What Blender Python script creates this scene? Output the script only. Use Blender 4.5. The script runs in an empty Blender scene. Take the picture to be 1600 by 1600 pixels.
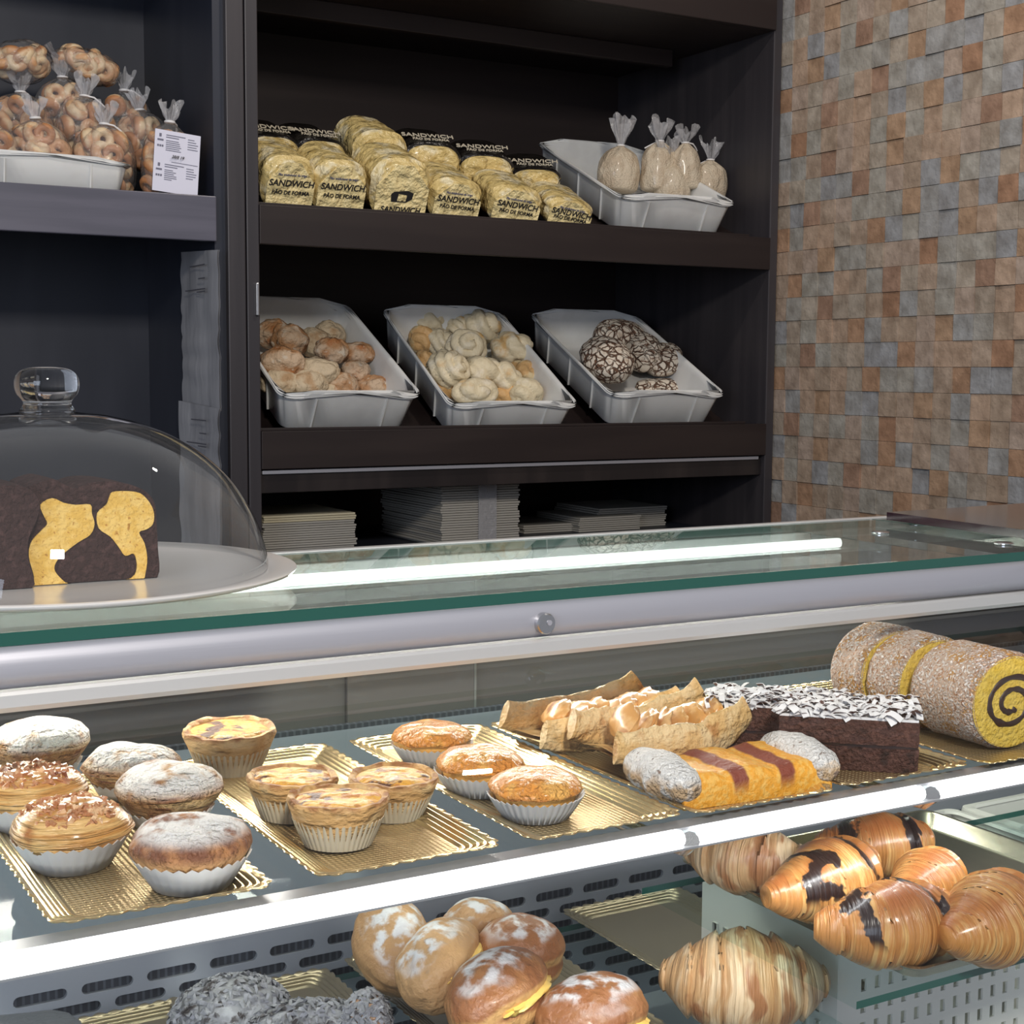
import bpy, bmesh, math, random
from mathutils import Vector, Matrix, noise
R = math.radians; PI = math.pi; sin = math.sin; cos = math.cos
S = bpy.context.scene
COL = S.collection

# ------------------------------------------------------------------ camera
FPX, YAW, PITCH, ROLL = 2305.24, 0.524762, -0.0951447, 0.00664925
CAM = Vector((0, 0, 1.5))
FW = Vector((sin(YAW)*cos(PITCH), cos(YAW)*cos(PITCH), sin(PITCH)))
_r = Vector((cos(YAW), -sin(YAW), 0)); _u = _r.cross(FW)
RT = _r*cos(ROLL) + _u*sin(ROLL); UP = -_r*sin(ROLL) + _u*cos(ROLL)
cd = bpy.data.cameras.new('camera'); cd.sensor_width = 36; cd.lens = FPX/1600*36; cd.clip_start = .02
cam = bpy.data.objects.new('camera', cd); COL.objects.link(cam)
cam.matrix_world = Matrix(((RT.x, UP.x, -FW.x, CAM.x), (RT.y, UP.y, -FW.y, CAM.y), (RT.z, UP.z, -FW.z, CAM.z), (0, 0, 0, 1)))
S.camera = cam

# ------------------------------------------------------------------ light
S.view_settings.view_transform = 'Standard'; S.view_settings.look = 'None'
S.view_settings.gamma = 1; S.view_settings.use_curve_mapping = False
S.view_settings.exposure = 0.0
S.cycles.use_denoising = True
S.cycles.max_bounces = 10; S.cycles.transparent_max_bounces = 24; S.cycles.glossy_bounces = 4
S.cycles.diffuse_bounces = 3; S.cycles.transmission_bounces = 8
S.cycles.caustics_reflective = False; S.cycles.caustics_refractive = False
S.cycles.sample_clamp_indirect = 4
w = bpy.data.worlds.new('shop'); S.world = w; w.use_nodes = True
bg = w.node_tree.nodes['Background']; bg.inputs[0].default_value = (.88, .91, 1, 1); bg.inputs[1].default_value = .36
def area(name, loc, target, sx, sy, e, col):
    l = bpy.data.lights.new(name, 'AREA'); l.shape = 'RECTANGLE'; l.size = sx; l.size_y = sy; l.energy = e; l.color = col
    o = bpy.data.objects.new(name, l); COL.objects.link(o); o.location = loc
    o.rotation_euler = (Vector(target)-Vector(loc)).to_track_quat('-Z', 'Y').to_euler()
    return o
area('shop_window_light', (-2.4, -1.2, 1.9), (.9, 1.8, 1.35), 1.6, 1.3, 40, (.72, .82, 1))
area('ceiling_light_front', (-.1, -1.1, 2.9), (.9, 2.2, 1.2), .30, .30, 62, (1, .93, .84))
area('ceiling_light_aisle', (1.5, 1.7, 3.0), (1.7, 2.2, 1.0), .07, .07, 8, (1, .88, .76))
area('case_top_lamp', (.45, 1.262, 1.292), (.45, 1.0, 1.10), 1.6, .02, 4.2, (1, .93, .83))
area('shelf_lamp', (.45, .846, 1.150), (.45, .99, .95), 1.6, .012, 2.1, (.97, .98, 1))

# ------------------------------------------------------------------ placing
def ray(x, y): return FW + RT*((x-800)/FPX) - UP*((y-800)/FPX)
def onz(x, y, z): d = ray(x, y); return CAM + d*((z-CAM.z)/d.z)
def ony(x, y, Y): d = ray(x, y); return CAM + d*(Y/d.y)
def onx(x, y, X): d = ray(x, y); return CAM + d*(X/d.x)
def onplane(x, y, p, n): d = ray(x, y); return CAM + d*((p-CAM).dot(n)/d.dot(n))

# ------------------------------------------------------------------ materials
_mats = {}
def col4(c): return (c[0], c[1], c[2], 1)
class NT:
    def __init__(s, nt): s.nt = nt; s.n = nt.nodes; s.l = nt.links; s._c = None; s._r = None; s._g = None
    def new(s, t, **k):
        n = s.n.new(t)
        for a, b in k.items(): setattr(n, a, b)
        return n
    def tc(s):
        if not s._c: s._c = s.new('ShaderNodeTexCoord')
        return s._c
    def coord(s):
        if not s._r:
            oi = s.new('ShaderNodeObjectInfo'); m = s.new('ShaderNodeVectorMath', operation='SCALE'); m.inputs[0].default_value = (3.1, 5.7, 2.3)
            s.l.new(oi.outputs['Random'], m.inputs['Scale']); a = s.new('ShaderNodeVectorMath', operation='ADD')
            s.l.new(s.tc().outputs['Object'], a.inputs[0]); s.l.new(m.outputs[0], a.inputs[1]); s._r = a.outputs[0]
        return s._r
    def sep(s, what):
        x = s.new('ShaderNodeSeparateXYZ'); s.l.new(s.tc().outputs[what], x.inputs[0]); return x.outputs
    def rng(s, sock, lo, hi, smooth=True):
        m = s.new('ShaderNodeMapRange'); m.interpolation_type = 'SMOOTHSTEP' if smooth else 'LINEAR'
        s.l.new(sock, m.inputs['Value'])
        if lo > hi:
            m.inputs['From Min'].default_value = hi; m.inputs['From Max'].default_value = lo; m.inputs['To Min'].default_value = 1; m.inputs['To Max'].default_value = 0
        else:
            m.inputs['From Min'].default_value = lo; m.inputs['From Max'].default_value = hi
        return m.outputs[0]
    def math(s, op, a, b):
        m = s.new('ShaderNodeMath', operation=op)
        for i, v in enumerate((a, b)):
            if isinstance(v, (int, float)): m.inputs[i].default_value = v
            elif v is not None: s.l.new(v, m.inputs[i])
        return m.outputs[0]
    def raw(s, t, *a):
        if t == 'noise':
            n = s.new('ShaderNodeTexNoise'); n.inputs['Scale'].default_value = a[0]; n.inputs['Detail'].default_value = a[3] if len(a) > 3 else 4
            s.l.new(s.coord(), n.inputs['Vector']); return n.outputs[0]
        if t == 'stretch':      # noise stretched along an axis: a = scale, lo, hi, (sx,sy,sz)
            mp = s.new('ShaderNodeMapping'); mp.inputs['Scale'].default_value = a[3]; s.l.new(s.coord(), mp.inputs[0])
            n = s.new('ShaderNodeTexNoise'); n.inputs['Scale'].default_value = a[0]; n.inputs['Detail'].default_value = 4
            s.l.new(mp.outputs[0], n.inputs['Vector']); return n.outputs[0]
        if t in ('voredge', 'vor'):
            n = s.new('ShaderNodeTexVoronoi'); n.feature = 'DISTANCE_TO_EDGE' if t == 'voredge' else 'F1'; n.inputs['Scale'].default_value = a[0]
            nn = s.new('ShaderNodeTexNoise'); nn.inputs['Scale'].default_value = a[0]*1.3; s.l.new(s.coord(), nn.inputs['Vector'])
            mx = s.new('ShaderNodeVectorMath', operation='MULTIPLY_ADD'); s.l.new(nn.outputs['Color'], mx.inputs[0])
            k = .6/a[0]; mx.inputs[1].default_value = (k, k, k); s.l.new(s.coord(), mx.inputs[2]); s.l.new(mx.outputs[0], n.inputs['Vector'])
            return n.outputs['Distance']
        if t in 'xyz': return s.sep('Object')['xyz'.index(t)]
        if t == 'nz': return s.sep('Normal')[2]
        if t in ('u', 'v'): return s.sep('UV')['uv'.index(t)]
        if t == 'unoise':       # noise in the sweep's own (u, v): a = u scale, lo, hi, v scale
            mp = s.new('ShaderNodeMapping'); mp.inputs['Scale'].default_value = (a[0], a[3], 1); s.l.new(s.tc().outputs['UV'], mp.inputs[0])
            ad = s.new('ShaderNodeVectorMath', operation='MULTIPLY_ADD'); nn = s.new('ShaderNodeTexNoise'); nn.inputs['Scale'].default_value = 18; s.l.new(s.coord(), nn.inputs['Vector'])
            s.l.new(nn.outputs['Color'], ad.inputs[0]); ad.inputs[1].default_value = (2.2, 2.2, 2.2); s.l.new(mp.outputs[0], ad.inputs[2])
            n = s.new('ShaderNodeTexNoise'); n.inputs['Scale'].default_value = 1; n.inputs['Detail'].default_value = 3; s.l.new(ad.outputs[0], n.inputs['Vector']); return n.outputs[0]
        if t == 'wave':         # a = (axis, freq per metre, lo, hi)
            return s.math('SINE', s.math('MULTIPLY', s.sep('Object')['xyz'.index(a[0])], a[1]*2*PI), None)
        if t in ('usin', 'vsin'):         # a = (freq, lo, hi, noise)
            base = s.math('MULTIPLY', s.sep('UV')['uv'.index(t[0])], a[0]*2*PI)
            if len(a) > 3:
                base = s.math('ADD', base, s.math('MULTIPLY', s.raw('noise', 25, 0, 1), a[3]))
            return s.math('SINE', base, None)
    def mask(s, specs):
        out = None
        for sp in specs:
            if sp[0] == 'wave': v = s.rng(s.raw(*sp), sp[3], sp[4])
            elif sp[0] in ('x', 'y', 'z', 'nz', 'u', 'v'): v = s.rng(s.raw(sp[0]), sp[1], sp[2])
            elif sp[0] == 'const': v = s.math('ADD', sp[1], 0)
            else: v = s.rng(s.raw(*sp), sp[2], sp[3])
            out = v if out is None else s.math('MULTIPLY', out, v)
        return out
def mat(name, base, rough=.5, metal=0, layers=(), bump=(), spec=.5, coat=0, sss=0, sheen=0, rlayers=(), trans=0, emit=None):
    if name in _mats: return _mats[name]
    m = bpy.data.materials.new(name); m.use_nodes = True; T = NT(m.node_tree); _mats[name] = m
    b = T.n['Principled BSDF']; b.inputs['Roughness'].default_value = rough; b.inputs['Metallic'].default_value = metal
    b.inputs['Specular IOR Level'].default_value = spec; b.inputs['Coat Weight'].default_value = coat; b.inputs['Coat Roughness'].default_value = .15
    if sss: b.inputs['Subsurface Weight'].default_value = sss; b.inputs['Subsurface Radius'].default_value = (.01, .006, .003); b.inputs['Subsurface Scale'].default_value = .5
    if emit: b.inputs['Emission Color'].default_value = col4(emit[0]); b.inputs['Emission Strength'].default_value = emit[1]
    b.inputs['Base Color'].default_value = col4(base)
    prev = None
    for c, sp in layers:
        mx = T.new('ShaderNodeMix', data_type='RGBA'); mx.inputs[0].default_value = 1
        T.l.new(T.mask(sp), mx.inputs[0])
        if prev is None: mx.inputs[6].default_value = col4(base)
        else: T.l.new(prev, mx.inputs[6])
        mx.inputs[7].default_value = col4(c); prev = mx.outputs[2]
    if prev is not None: T.l.new(prev, b.inputs['Base Color'])
    pr = None
    for v, sp in rlayers:
        mx = T.new('ShaderNodeMix', data_type='FLOAT'); T.l.new(T.mask(sp), mx.inputs[0])
        if pr is None: mx.inputs[2].default_value = rough
        else: T.l.new(pr, mx.inputs[2])
        mx.inputs[3].default_value = v; pr = mx.outputs[0]
    if pr is not None: T.l.new(pr, b.inputs['Roughness'])
    nrm = None
    for dist, sp in bump:
        bp = T.new('ShaderNodeBump'); bp.inputs['Distance'].default_value = dist; bp.inputs['Strength'].default_value = 1
        T.l.new(T.mask(sp), bp.inputs['Height'])
        if nrm: T.l.new(nrm, bp.inputs['Normal'])
        nrm = bp.outputs[0]
    if nrm: T.l.new(nrm, b.inputs['Normal'])
    return m
def glassmat(name, tint=(1, 1, 1), fres=1.0, ior=1.5, haze=0, hazecol=(1, 1, 1), rough=.01, wrinkle=0):
    m = bpy.data.materials.new(name); m.use_nodes = True; T = NT(m.node_tree); T.n.remove(T.n['Principled BSDF'])
    out = T.n['Material Output']; tr = T.new('ShaderNodeBsdfTransparent'); tr.inputs[0].default_value = col4(tint)
    gl = T.new('ShaderNodeBsdfGlossy'); gl.inputs['Roughness'].default_value = rough
    # Schlick reflectance, the same from either side of the sheet
    ge = T.new('ShaderNodeNewGeometry'); dp = T.new('ShaderNodeVectorMath', operation='DOT_PRODUCT')
    T.l.new(ge.outputs['Normal'], dp.inputs[0]); T.l.new(ge.outputs['Incoming'], dp.inputs[1])
    f0 = ((ior-1)/(ior+1))**2; k5 = T.math('POWER', T.math('SUBTRACT', 1, T.math('ABSOLUTE', dp.outputs['Value'], None)), 5)
    sch = T.math('ADD', T.math('MULTIPLY', k5, 1-f0), f0)
    if wrinkle:
        bp = T.new('ShaderNodeBump'); bp.inputs['Distance'].default_value = wrinkle; T.l.new(T.rng(T.raw('noise', 70), .2, .8), bp.inputs['Height'])
        T.l.new(bp.outputs[0], gl.inputs['Normal']); T.l.new(bp.outputs[0], dp.inputs[0])
    k = T.math('MINIMUM', T.math('MULTIPLY', sch, fres), .95); mx = T.new('ShaderNodeMixShader'); T.l.new(k, mx.inputs[0])
    base = tr.outputs[0]
    if haze:
        df = T.new('ShaderNodeBsdfDiffuse'); df.inputs[0].default_value = col4(hazecol); h = T.new('ShaderNodeMixShader'); h.inputs[0].default_value = haze
        T.l.new(tr.outputs[0], h.inputs[1]); T.l.new(df.outputs[0], h.inputs[2]); base = h.outputs[0]
    T.l.new(base, mx.inputs[1]); T.l.new(gl.outputs[0], mx.inputs[2]); T.l.new(mx.outputs[0], out.inputs[0])
    return m
def solidglass(name, c=(1, 1, 1)):
    return mat(name, c, .02)
GLASS = glassmat('clear_glass', (.97, .985, .98), .9)
TOPGLASS = glassmat('counter_glass', (.84, .90, .88), .9, haze=.10, hazecol=(.8, .85, .8))
DOMEGLASS = glassmat('dome_glass', (.93, .94, .94), 1.1, 1.5, haze=.012)
SHELFGLASS = glassmat('shelf_glass', (.90, .95, .94), .18, rough=.05)
DOORGLASS = glassmat('door_glass', (.42, .40, .38), 1.0, haze=.78, hazecol=(.27, .245, .225))
FILM = glassmat('bag_film', (.97, .97, .97), 1.5, 1.45, haze=.07, rough=.12, wrinkle=.003)
FILMTOP = glassmat('bag_film_gathered', (.85, .85, .87), 1.6, 1.45, haze=.30, hazecol=(.75, .75, .77), rough=.2, wrinkle=.004)
KNOB = bpy.data.materials.new('knob_glass'); KNOB.use_nodes = True
_b = KNOB.node_tree.nodes['Principled BSDF']; _b.inputs['Transmission Weight'].default_value = 1; _b.inputs['Roughness'].default_value = .02; _b.inputs['IOR'].default_value = 1.45
EDGE = mat('green_glass_edge', (.012, .085, .065), .12, 0, coat=.6)
WOOD = mat('dark_wenge_laminate', (.016, .013, .014), .36, 0, [((.028, .022, .022), [('stretch', 14, .45, .7, (1, 1, .12))])], spec=.5)
WOODW = mat('dark_wenge_panel', (.016, .010, .010), .5, 0, [((.024, .016, .015), [('stretch', 20, .4, .7, (.1, 1, 1))])], spec=.45)
WOODB = mat('dark_blue_black_laminate', (.020, .024, .038), .42, 0, [((.030, .034, .050), [('stretch', 10, .4, .7, (1, 1, .2))])])
FASCIA = mat('brushed_laminate_painted_sheen', (.088, .088, .118), .36, 0, [((.125, .122, .16), [('stretch', 30, .35, .7, (.08, 1, 1))])], spec=.6)  # dark laminate with its bluish light reflections painted into the base colour
POST = mat('charcoal_laminate', (.034, .031, .036), .42, 0, [((.048, .043, .048), [('stretch', 30, .35, .7, (1, 1, .05))])])
ALU = mat('anodised_aluminium', (.46, .465, .52), .42, .5, bump=[(.0003, [('stretch', 40, .3, .7, (.03, 1, 1))])])
ALUW = mat('pale_aluminium', (.70, .70, .69), .38, .55)
STEEL = mat('steel', (.55, .55, .56), .25, 1)
GREYP = mat('grey_enamel_panel', (.33, .345, .39), .38, .1)
DARK = mat('dark_recess', (.02, .02, .023), .6)
GOLD = mat('gold_foil_card', (.86, .66, .36), .32, .9, bump=[(.0007, [('wave', 'x', 250, -1, 1)]), (.0007, [('wave', 'y', 250, -1, 1)])])
GOLDR = mat('gold_foil_rim', (.84, .66, .36), .22, .95)
TRAYG = mat('dull_gold_tray', (.30, .25, .17), .3, .8)
BINM = mat('white_plastic', (.76, .765, .75), .42, 0, [((.70, .70, .685), [('noise', 18, .4, .7)])], sss=0.05)
BASK = mat('cream_plastic', (.70, .69, .64), .4)
PAPER = mat('white_paper_case', (.80, .78, .75), .7, sss=.1)
PAPERB = mat('cream_paper_case', (.78, .66, .47), .7, sss=.1)
LABEL = mat('label_paper', (.72, .72, .84), .6)
INK = mat('black_ink', (.012, .011, .012), .6)
INKG = mat('grey_ink', (.16, .16, .22), .6)
INKW = mat('pale_ink', (.62, .56, .44), .5)
TIE = mat('white_tie', (.85, .84, .84), .4)
CARD = mat('grey_cardboard', (.42, .40, .36), .75)
CARDY = mat('cream_cardboard', (.62, .56, .40), .75)
SLEEVE = mat('clouded_plastic_sleeve', (.34, .34, .36), .35, 0, [((.44, .44, .46), [('stretch', 16, .45, .7, (1, 1, .15))])], bump=[(.0015, [('stretch', 14, .3, .7, (1, 1, .2))])], coat=.2)
PORC = mat('white_porcelain', (.90, .88, .86), .2, coat=.5)
LED = mat('led_tube', (1, 1, 1), .4, emit=((1, .99, .96), 7))
LEDT = mat('led_chip', (1, 1, .96), .4, emit=((1, 1, .93), 9))
# pastry
SUG = (.80, .78, .76)
PUFF = mat('puff_pastry_sugar', (.50, .27, .10), .6, 0, [((.30, .12, .04), [('noise', 45, .45, .62)]), ((.66, .44, .2), [('stretch', 60, .5, .62, (.3, .3, 3))]),
      (SUG, [('z', .024, .034), ('noise', 62, .30, .50, 6)])], bump=[(.003, [('stretch', 70, .3, .7, (.3, .3, 3))]), (.002, [('noise', 220, .3, .7)])], sss=.05)
MUFS = mat('muffin_sugar', (.45, .20, .075), .6, 0, [((.20, .07, .03), [('z', .019, .028), ('noise', 90, .3, .6)]), ((.62, .36, .15), [('z', .030, .018)]),
      (SUG, [('z', .0315, .040), ('noise', 60, .34, .50, 8)])], bump=[(.002, [('noise', 180, .3, .7)])], sss=.05)
LAMI = mat('glazed_laminated_pastry', (.62, .30, .08), .32, 0, [((.80, .50, .19), [('stretch', 70, .45, .6, (.2, .2, 3.2))]), ((.38, .13, .03), [('noise', 40, .55, .75)])],
      bump=[(.004, [('stretch', 80, .3, .7, (.2, .2, 3.5))])], coat=.35)
NUT = mat('caramel_nuts', (.50, .22, .10), .25, 0, [((.78, .52, .30), [('noise', 120, .48, .6)]), ((.25, .07, .03), [('noise', 60, .55, .7)])], coat=.6)
CRUST = mat('custard_tart_crust', (.66, .38, .14), .65, 0, [((.76, .52, .25), [('noise', 60, .4, .65)]), ((.36, .15, .05), [('z', .027, .033), ('noise', 80, .40, .58)])],
      bump=[(.003, [('stretch', 50, .3, .7, (1, 1, 2.2))])], sss=.05)
CUST = mat('baked_custard', (.84, .42, .06), .55, 0, [((.88, .54, .13), [('noise', 60, .45, .6)]), ((.60, .24, .05), [('noise', 95, .50, .60)]), ((.11, .035, .014), [('noise', 48, .55, .62)])],
      bump=[(.003, [('noise', 70, .3, .7)])], coat=.08)
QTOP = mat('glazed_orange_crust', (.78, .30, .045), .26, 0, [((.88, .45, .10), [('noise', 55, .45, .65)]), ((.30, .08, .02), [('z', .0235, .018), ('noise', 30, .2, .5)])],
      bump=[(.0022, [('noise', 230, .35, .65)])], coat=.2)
QBODY = mat('orange_sponge', (.84, .47, .12), .6, bump=[(.001, [('noise', 150, .3, .7)])], sss=.08)
PALEP = mat('pale_puff_pastry', (.76, .49, .20), .5, 0, [((.84, .62, .33), [('noise', 45, .42, .6)]), ((.50, .23, .07), [('noise', 38, .55, .7)])],
      bump=[(.003, [('stretch', 60, .3, .7, (.35, 1, 1))]), (.001, [('noise', 200, .3, .7)])], coat=.2)
APPLE = mat('glazed_apple', (.66, .33, .10), .28, 0, [((.80, .50, .22), [('noise', 60, .45, .6)]), ((.42, .16, .05), [('noise', 60, .55, .7)])], coat=.3)
OCAKE = mat('orange_cake_stripes', (.86, .38, .03), .55, 0, [((.90, .50, .10), [('noise', 200, .45, .6)]), ((.24, .05, .025), [('usin', 3, .45, .75, 1.8), ('nz', .05, .4)])],
      bump=[(.0006, [('noise', 260, .3, .7)])], coat=.1)
COCO = mat('coconut_crumb', (.88, .86, .84), .8, 0, [((.62, .42, .24), [('nz', .55, -.1), ('noise', 90, .35, .55)]), ((.25, .17, .13), [('noise', 130, .62, .7)])], bump=[(.003, [('noise', 260, .3, .7)])])
CHOC = mat('chocolate_sponge', (.075, .028, .020), .75, 0, [((.13, .055, .04), [('noise', 260, .45, .65)]), ((.03, .012, .009), [('noise', 60, .55, .7)])], bump=[(.0015, [('noise', 350, .3, .7)])])
CHOCF = mat('chocolate_filling', (.028, .011, .009), .5)
FLAKE = mat('sugared_chocolate_flake', (.88, .87, .88), .7, 0, [((.10, .045, .035), [('noise', 90, .60, .68)]), ((.10, .045, .035), [('nz', .05, -.25)])])
ROLLC = mat('coconut_coat', (.78, .56, .42), .8, 0, [((.70, .36, .10), [('noise', 50, .50, .62)]), ((.92, .84, .78), [('noise', 420, .50, .58)]), ((.55, .28, .15), [('noise', 320, .56, .64)])], bump=[(.003, [('noise', 420, .35, .65)])])
SPONGE = mat('yellow_sponge', (.80, .56, .10), .8, 0, [((.72, .48, .06), [('noise', 160, .45, .65)])], bump=[(.001, [('noise', 300, .3, .7)])])
MARB = mat('yellow_cake_crumb', (.78, .48, .10), .85, 0, [((.86, .58, .17), [('noise', 120, .4, .6)]), ((.52, .26, .05), [('noise', 300, .60, .70)])], bump=[(.0008, [('noise', 260, .3, .7)])])
MCHOC = mat('dark_cake_crumb', (.040, .016, .013), .85, 0, [((.07, .032, .028), [('noise', 160, .48, .68)])], bump=[(.002, [('noise', 200, .3, .7)])])
BUNR = mat('rustic_bun_crust', (.46, .24, .11), .7, 0, [((.60, .44, .30), [('noise', 22, .42, .58)]), ((.42, .16, .05), [('noise', 30, .56, .7)]), ((.66, .56, .44), [('noise', 60, .58, .7)])], bump=[(.004, [('noise', 50, .3, .7)])])
BUNP = mat('floury_pale_bun', (.62, .50, .34), .75, 0, [((.48, .31, .17), [('noise', 24, .52, .68)])], bump=[(.003, [('noise', 60, .3, .7)])])
SHELLB = mat('cream_shell_roll', (.74, .64, .44), .55, 0, [((.66, .42, .17), [('noise', 16, .55, .68)]), ((.80, .72, .56), [('noise', 40, .5, .7)])], bump=[(.002, [('noise', 50, .3, .7)])])
SHELLT = mat('toasted_shell_roll', (.68, .42, .18), .55, 0, [((.74, .60, .36), [('noise', 25, .5, .65)])], bump=[(.002, [('noise', 50, .3, .7)])])
CRACK = mat('cracked_flour_crust', (.76, .68, .57), .85, 0, [((.55, .44, .34), [('noise', 60, .52, .66)]), ((.15, .075, .045), [('voredge', 46, .11, .045), ('noise', 40, .40, .50)]), ((.15, .075, .045), [('voredge', 30, .045, .02)])], bump=[(.005, [('voredge', 46, .0, .14)])])
BOLA = mat('fried_bun_sugar', (.30, .115, .042), .42, 0, [((.44, .22, .09), [('noise', 14, .45, .65)]), ((.62, .36, .14), [('nz', .10, -.25)]), ((.70, .69, .70), [('nz', .60, .92), ('noise', 60, .44, .60, 8)])], bump=[(.001, [('noise', 120, .3, .7)])], coat=.15)
BOLAS = mat('pale_fried_bun_sugar', (.45, .25, .11), .45, 0, [((.50, .29, .13), [('noise', 14, .42, .6)]), ((.66, .65, .67), [('nz', .55, .85), ('noise', 60, .44, .58, 9)])], bump=[(.001, [('noise', 120, .3, .7)])])
CREAM = mat('egg_cream', (.90, .62, .16), .3, coat=.3)
CROI = mat('croissant_crust', (.50, .22, .055), .34, 0, [((.66, .39, .14), [('unoise', 38, .45, .62, 2)]), ((.34, .11, .028), [('nz', .15, .9), ('noise', 20, .35, .60)])], bump=[(.0012, [('unoise', 60, .3, .7, 2)])], coat=.3)
CROIP = mat('pale_croissant_crust', (.50, .30, .14), .42, 0, [((.66, .49, .30), [('unoise', 16, .45, .60, 1.2)]), ((.34, .15, .06), [('unoise', 10, .50, .60, .8)])], bump=[(.0012, [('unoise', 50, .3, .7, 2)])], coat=.12)
CROIC = mat('croissant_chocolate', (.50, .22, .06), .30, 0, [((.66, .39, .14), [('unoise', 38, .48, .64, 2)]), ((.34, .11, .03), [('nz', .15, .9), ('noise', 20, .35, .60)]), ((.022, .010, .008), [('usin', 2.5, .52, .68, 9), ('nz', -.3, .1)])], bump=[(.0012, [('unoise', 60, .3, .7, 2)])], coat=.4)
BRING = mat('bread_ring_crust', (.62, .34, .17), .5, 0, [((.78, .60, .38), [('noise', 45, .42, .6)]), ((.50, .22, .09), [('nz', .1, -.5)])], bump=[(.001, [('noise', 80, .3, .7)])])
BRINGL = mat('bread_ring_pale', (.70, .50, .28), .5, 0, [((.62, .36, .18), [('noise', 45, .48, .65)])])
CRUMBS = mat('bread_crumbs', (.66, .56, .42), .5, 0, [((.58, .47, .34), [('noise', 30, .45, .6)])], bump=[(.005, [('stretch', 30, .3, .7, (1, 1, .5))]), (.001, [('noise', 300, .3, .7)])], coat=.35)
WRAP = mat('bread_wrapper', (.74, .57, .24), .22, 0, [((.84, .74, .48), [('noise', 22, .5, .62)]), ((.58, .42, .15), [('noise', 40, .56, .7)])], bump=[(.006, [('noise', 35, .3, .7)])], coat=.7)
WRAPL = mat('yellow_wrapper_panel', (.88, .72, .36), .3, bump=[(.006, [('noise', 45, .3, .7)])], coat=.6)
WRAPB = mat('black_wrapper_panel', (.014, .012, .011), .25, bump=[(.004, [('noise', 40, .3, .7)])], coat=.5)
FEATH = mat('sugared_dark_flake', (.24, .24, .26), .75, 0, [((.34, .34, .37), [('noise', 140, .42, .62)]), ((.05, .04, .04), [('noise', 70, .55, .68)])])
MILLE = mat('browned_flaky_edge', (.40, .22, .13), .6, 0, [((.62, .40, .25), [('stretch', 90, .4, .6, (.3, .3, 3))])], bump=[(.003, [('stretch', 90, .3, .7, (.3, .3, 3))])])
SLATE = mat('dark_glazed_top', (.085, .09, .105), .5, bump=[(.001, [('noise', 60, .3, .7)])])
FLOORM = mat('floor_tiles', (.13, .12, .11), .4, 0, [((.16, .15, .14), [('noise', 6, .4, .6)])])
BURG = mat('burgundy_glass', (.035, .012, .018), .08, 0, coat=1)

# ------------------------------------------------------------------ mesh helpers
def mesh(name, vf, m, parent=None, loc=(0, 0, 0), rot=(0, 0, 0), smooth=True, uv=None, flip=False):
    me = bpy.data.meshes.new(name); me.from_pydata([tuple(v) for v in vf[0]], [], vf[1])
    mats = m if isinstance(m, (list, tuple)) else [m]
    for x in mats: me.materials.append(x)
    if len(vf) > 2 and vf[2]:
        u = me.uv_layers.new(name='UVMap')
        for l in me.loops: u.data[l.index].uv = vf[2][l.vertex_index]
    bm = bmesh.new(); bm.from_mesh(me); bmesh.ops.recalc_face_normals(bm, faces=bm.faces); bm.to_mesh(me); bm.free()
    me.polygons.foreach_set('use_smooth', [smooth]*len(me.polygons)); me.update()
    if smooth: me.set_sharp_from_angle(angle=R(55))
    o = bpy.data.objects.new(name, me); COL.objects.link(o); o.location = loc; o.rotation_euler = rot
    if parent: o.parent = parent
    return o
def tag(o, label=None, cat=None, group=None, kind=None):
    if label: o['label'] = label
    if cat: o['category'] = cat
    if group: o['group'] = group
    if kind: o['kind'] = kind
    return o
def thing(name, label, cat, loc=(0, 0, 0), rot=(0, 0, 0), group=None):
    o = bpy.data.objects.new(name, None); COL.objects.link(o); o.empty_display_size = .02
    o.location = loc; o.rotation_euler = rot if isinstance(rot, (tuple, list)) or hasattr(rot, 'x') else (0, 0, rot)
    return tag(o, label, cat, group)
def dup(root, loc, rot, label=None, group=None, scale=None):
    r = root.copy(); COL.objects.link(r); r.location = loc; r.rotation_euler = rot
    if label: r['label'] = label
    if group: r['group'] = group
    if scale: r.scale = scale
    for ch in list(root.children):
        c = ch.copy(); COL.objects.link(c); c.parent = r
        for g in list(ch.children):
            d = g.copy(); COL.objects.link(d); d.parent = c
    return r
def cat_vf(*parts):
    V, F = [], []
    for p in parts:
        n = len(V); V += list(p[0]); F += [tuple(i+n for i in f) for f in p[1]]
    return V, F
def xf(vf, M):
    return ([M @ Vector(v) for v in vf[0]],) + tuple(vf[1:])
def box(x0, x1, y0, y1, z0, z1, bev=0, seg=2):
    bm = bmesh.new(); bmesh.ops.create_cube(bm, size=1)
    for v in bm.verts: v.co = ((x0+x1)/2+v.co.x*(x1-x0), (y0+y1)/2+v.co.y*(y1-y0), (z0+z1)/2+v.co.z*(z1-z0))
    if bev: bmesh.ops.bevel(bm, geom=list(bm.edges), offset=bev, segments=seg, profile=.5, affect='EDGES')
    bm.verts.index_update(); r = ([v.co.copy() for v in bm.verts], [tuple(v.index for v in f.verts) for f in bm.faces]); bm.free(); return r
def lathe(prof, n=48, fn=None, cap0=True, cap1=True):
    V, F, UV = [], [], []
    for j, (r, z) in enumerate(prof):
        for i in range(n):
            a = 2*PI*i/n; rr, zz = (r, z) if fn is None else fn(a, j, r, z)
            V.append((rr*cos(a), rr*sin(a), zz)); UV.append((i/n, j/(len(prof)-1)))
    for j in range(len(prof)-1):
        for i in range(n):
            k = (i+1) % n; F.append((j*n+i, j*n+k, (j+1)*n+k, (j+1)*n+i))
    if cap0: F.append(tuple(reversed(range(n))))
    if cap1: F.append(tuple(range((len(prof)-1)*n, len(prof)*n)))
    return V, F, UV
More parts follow.
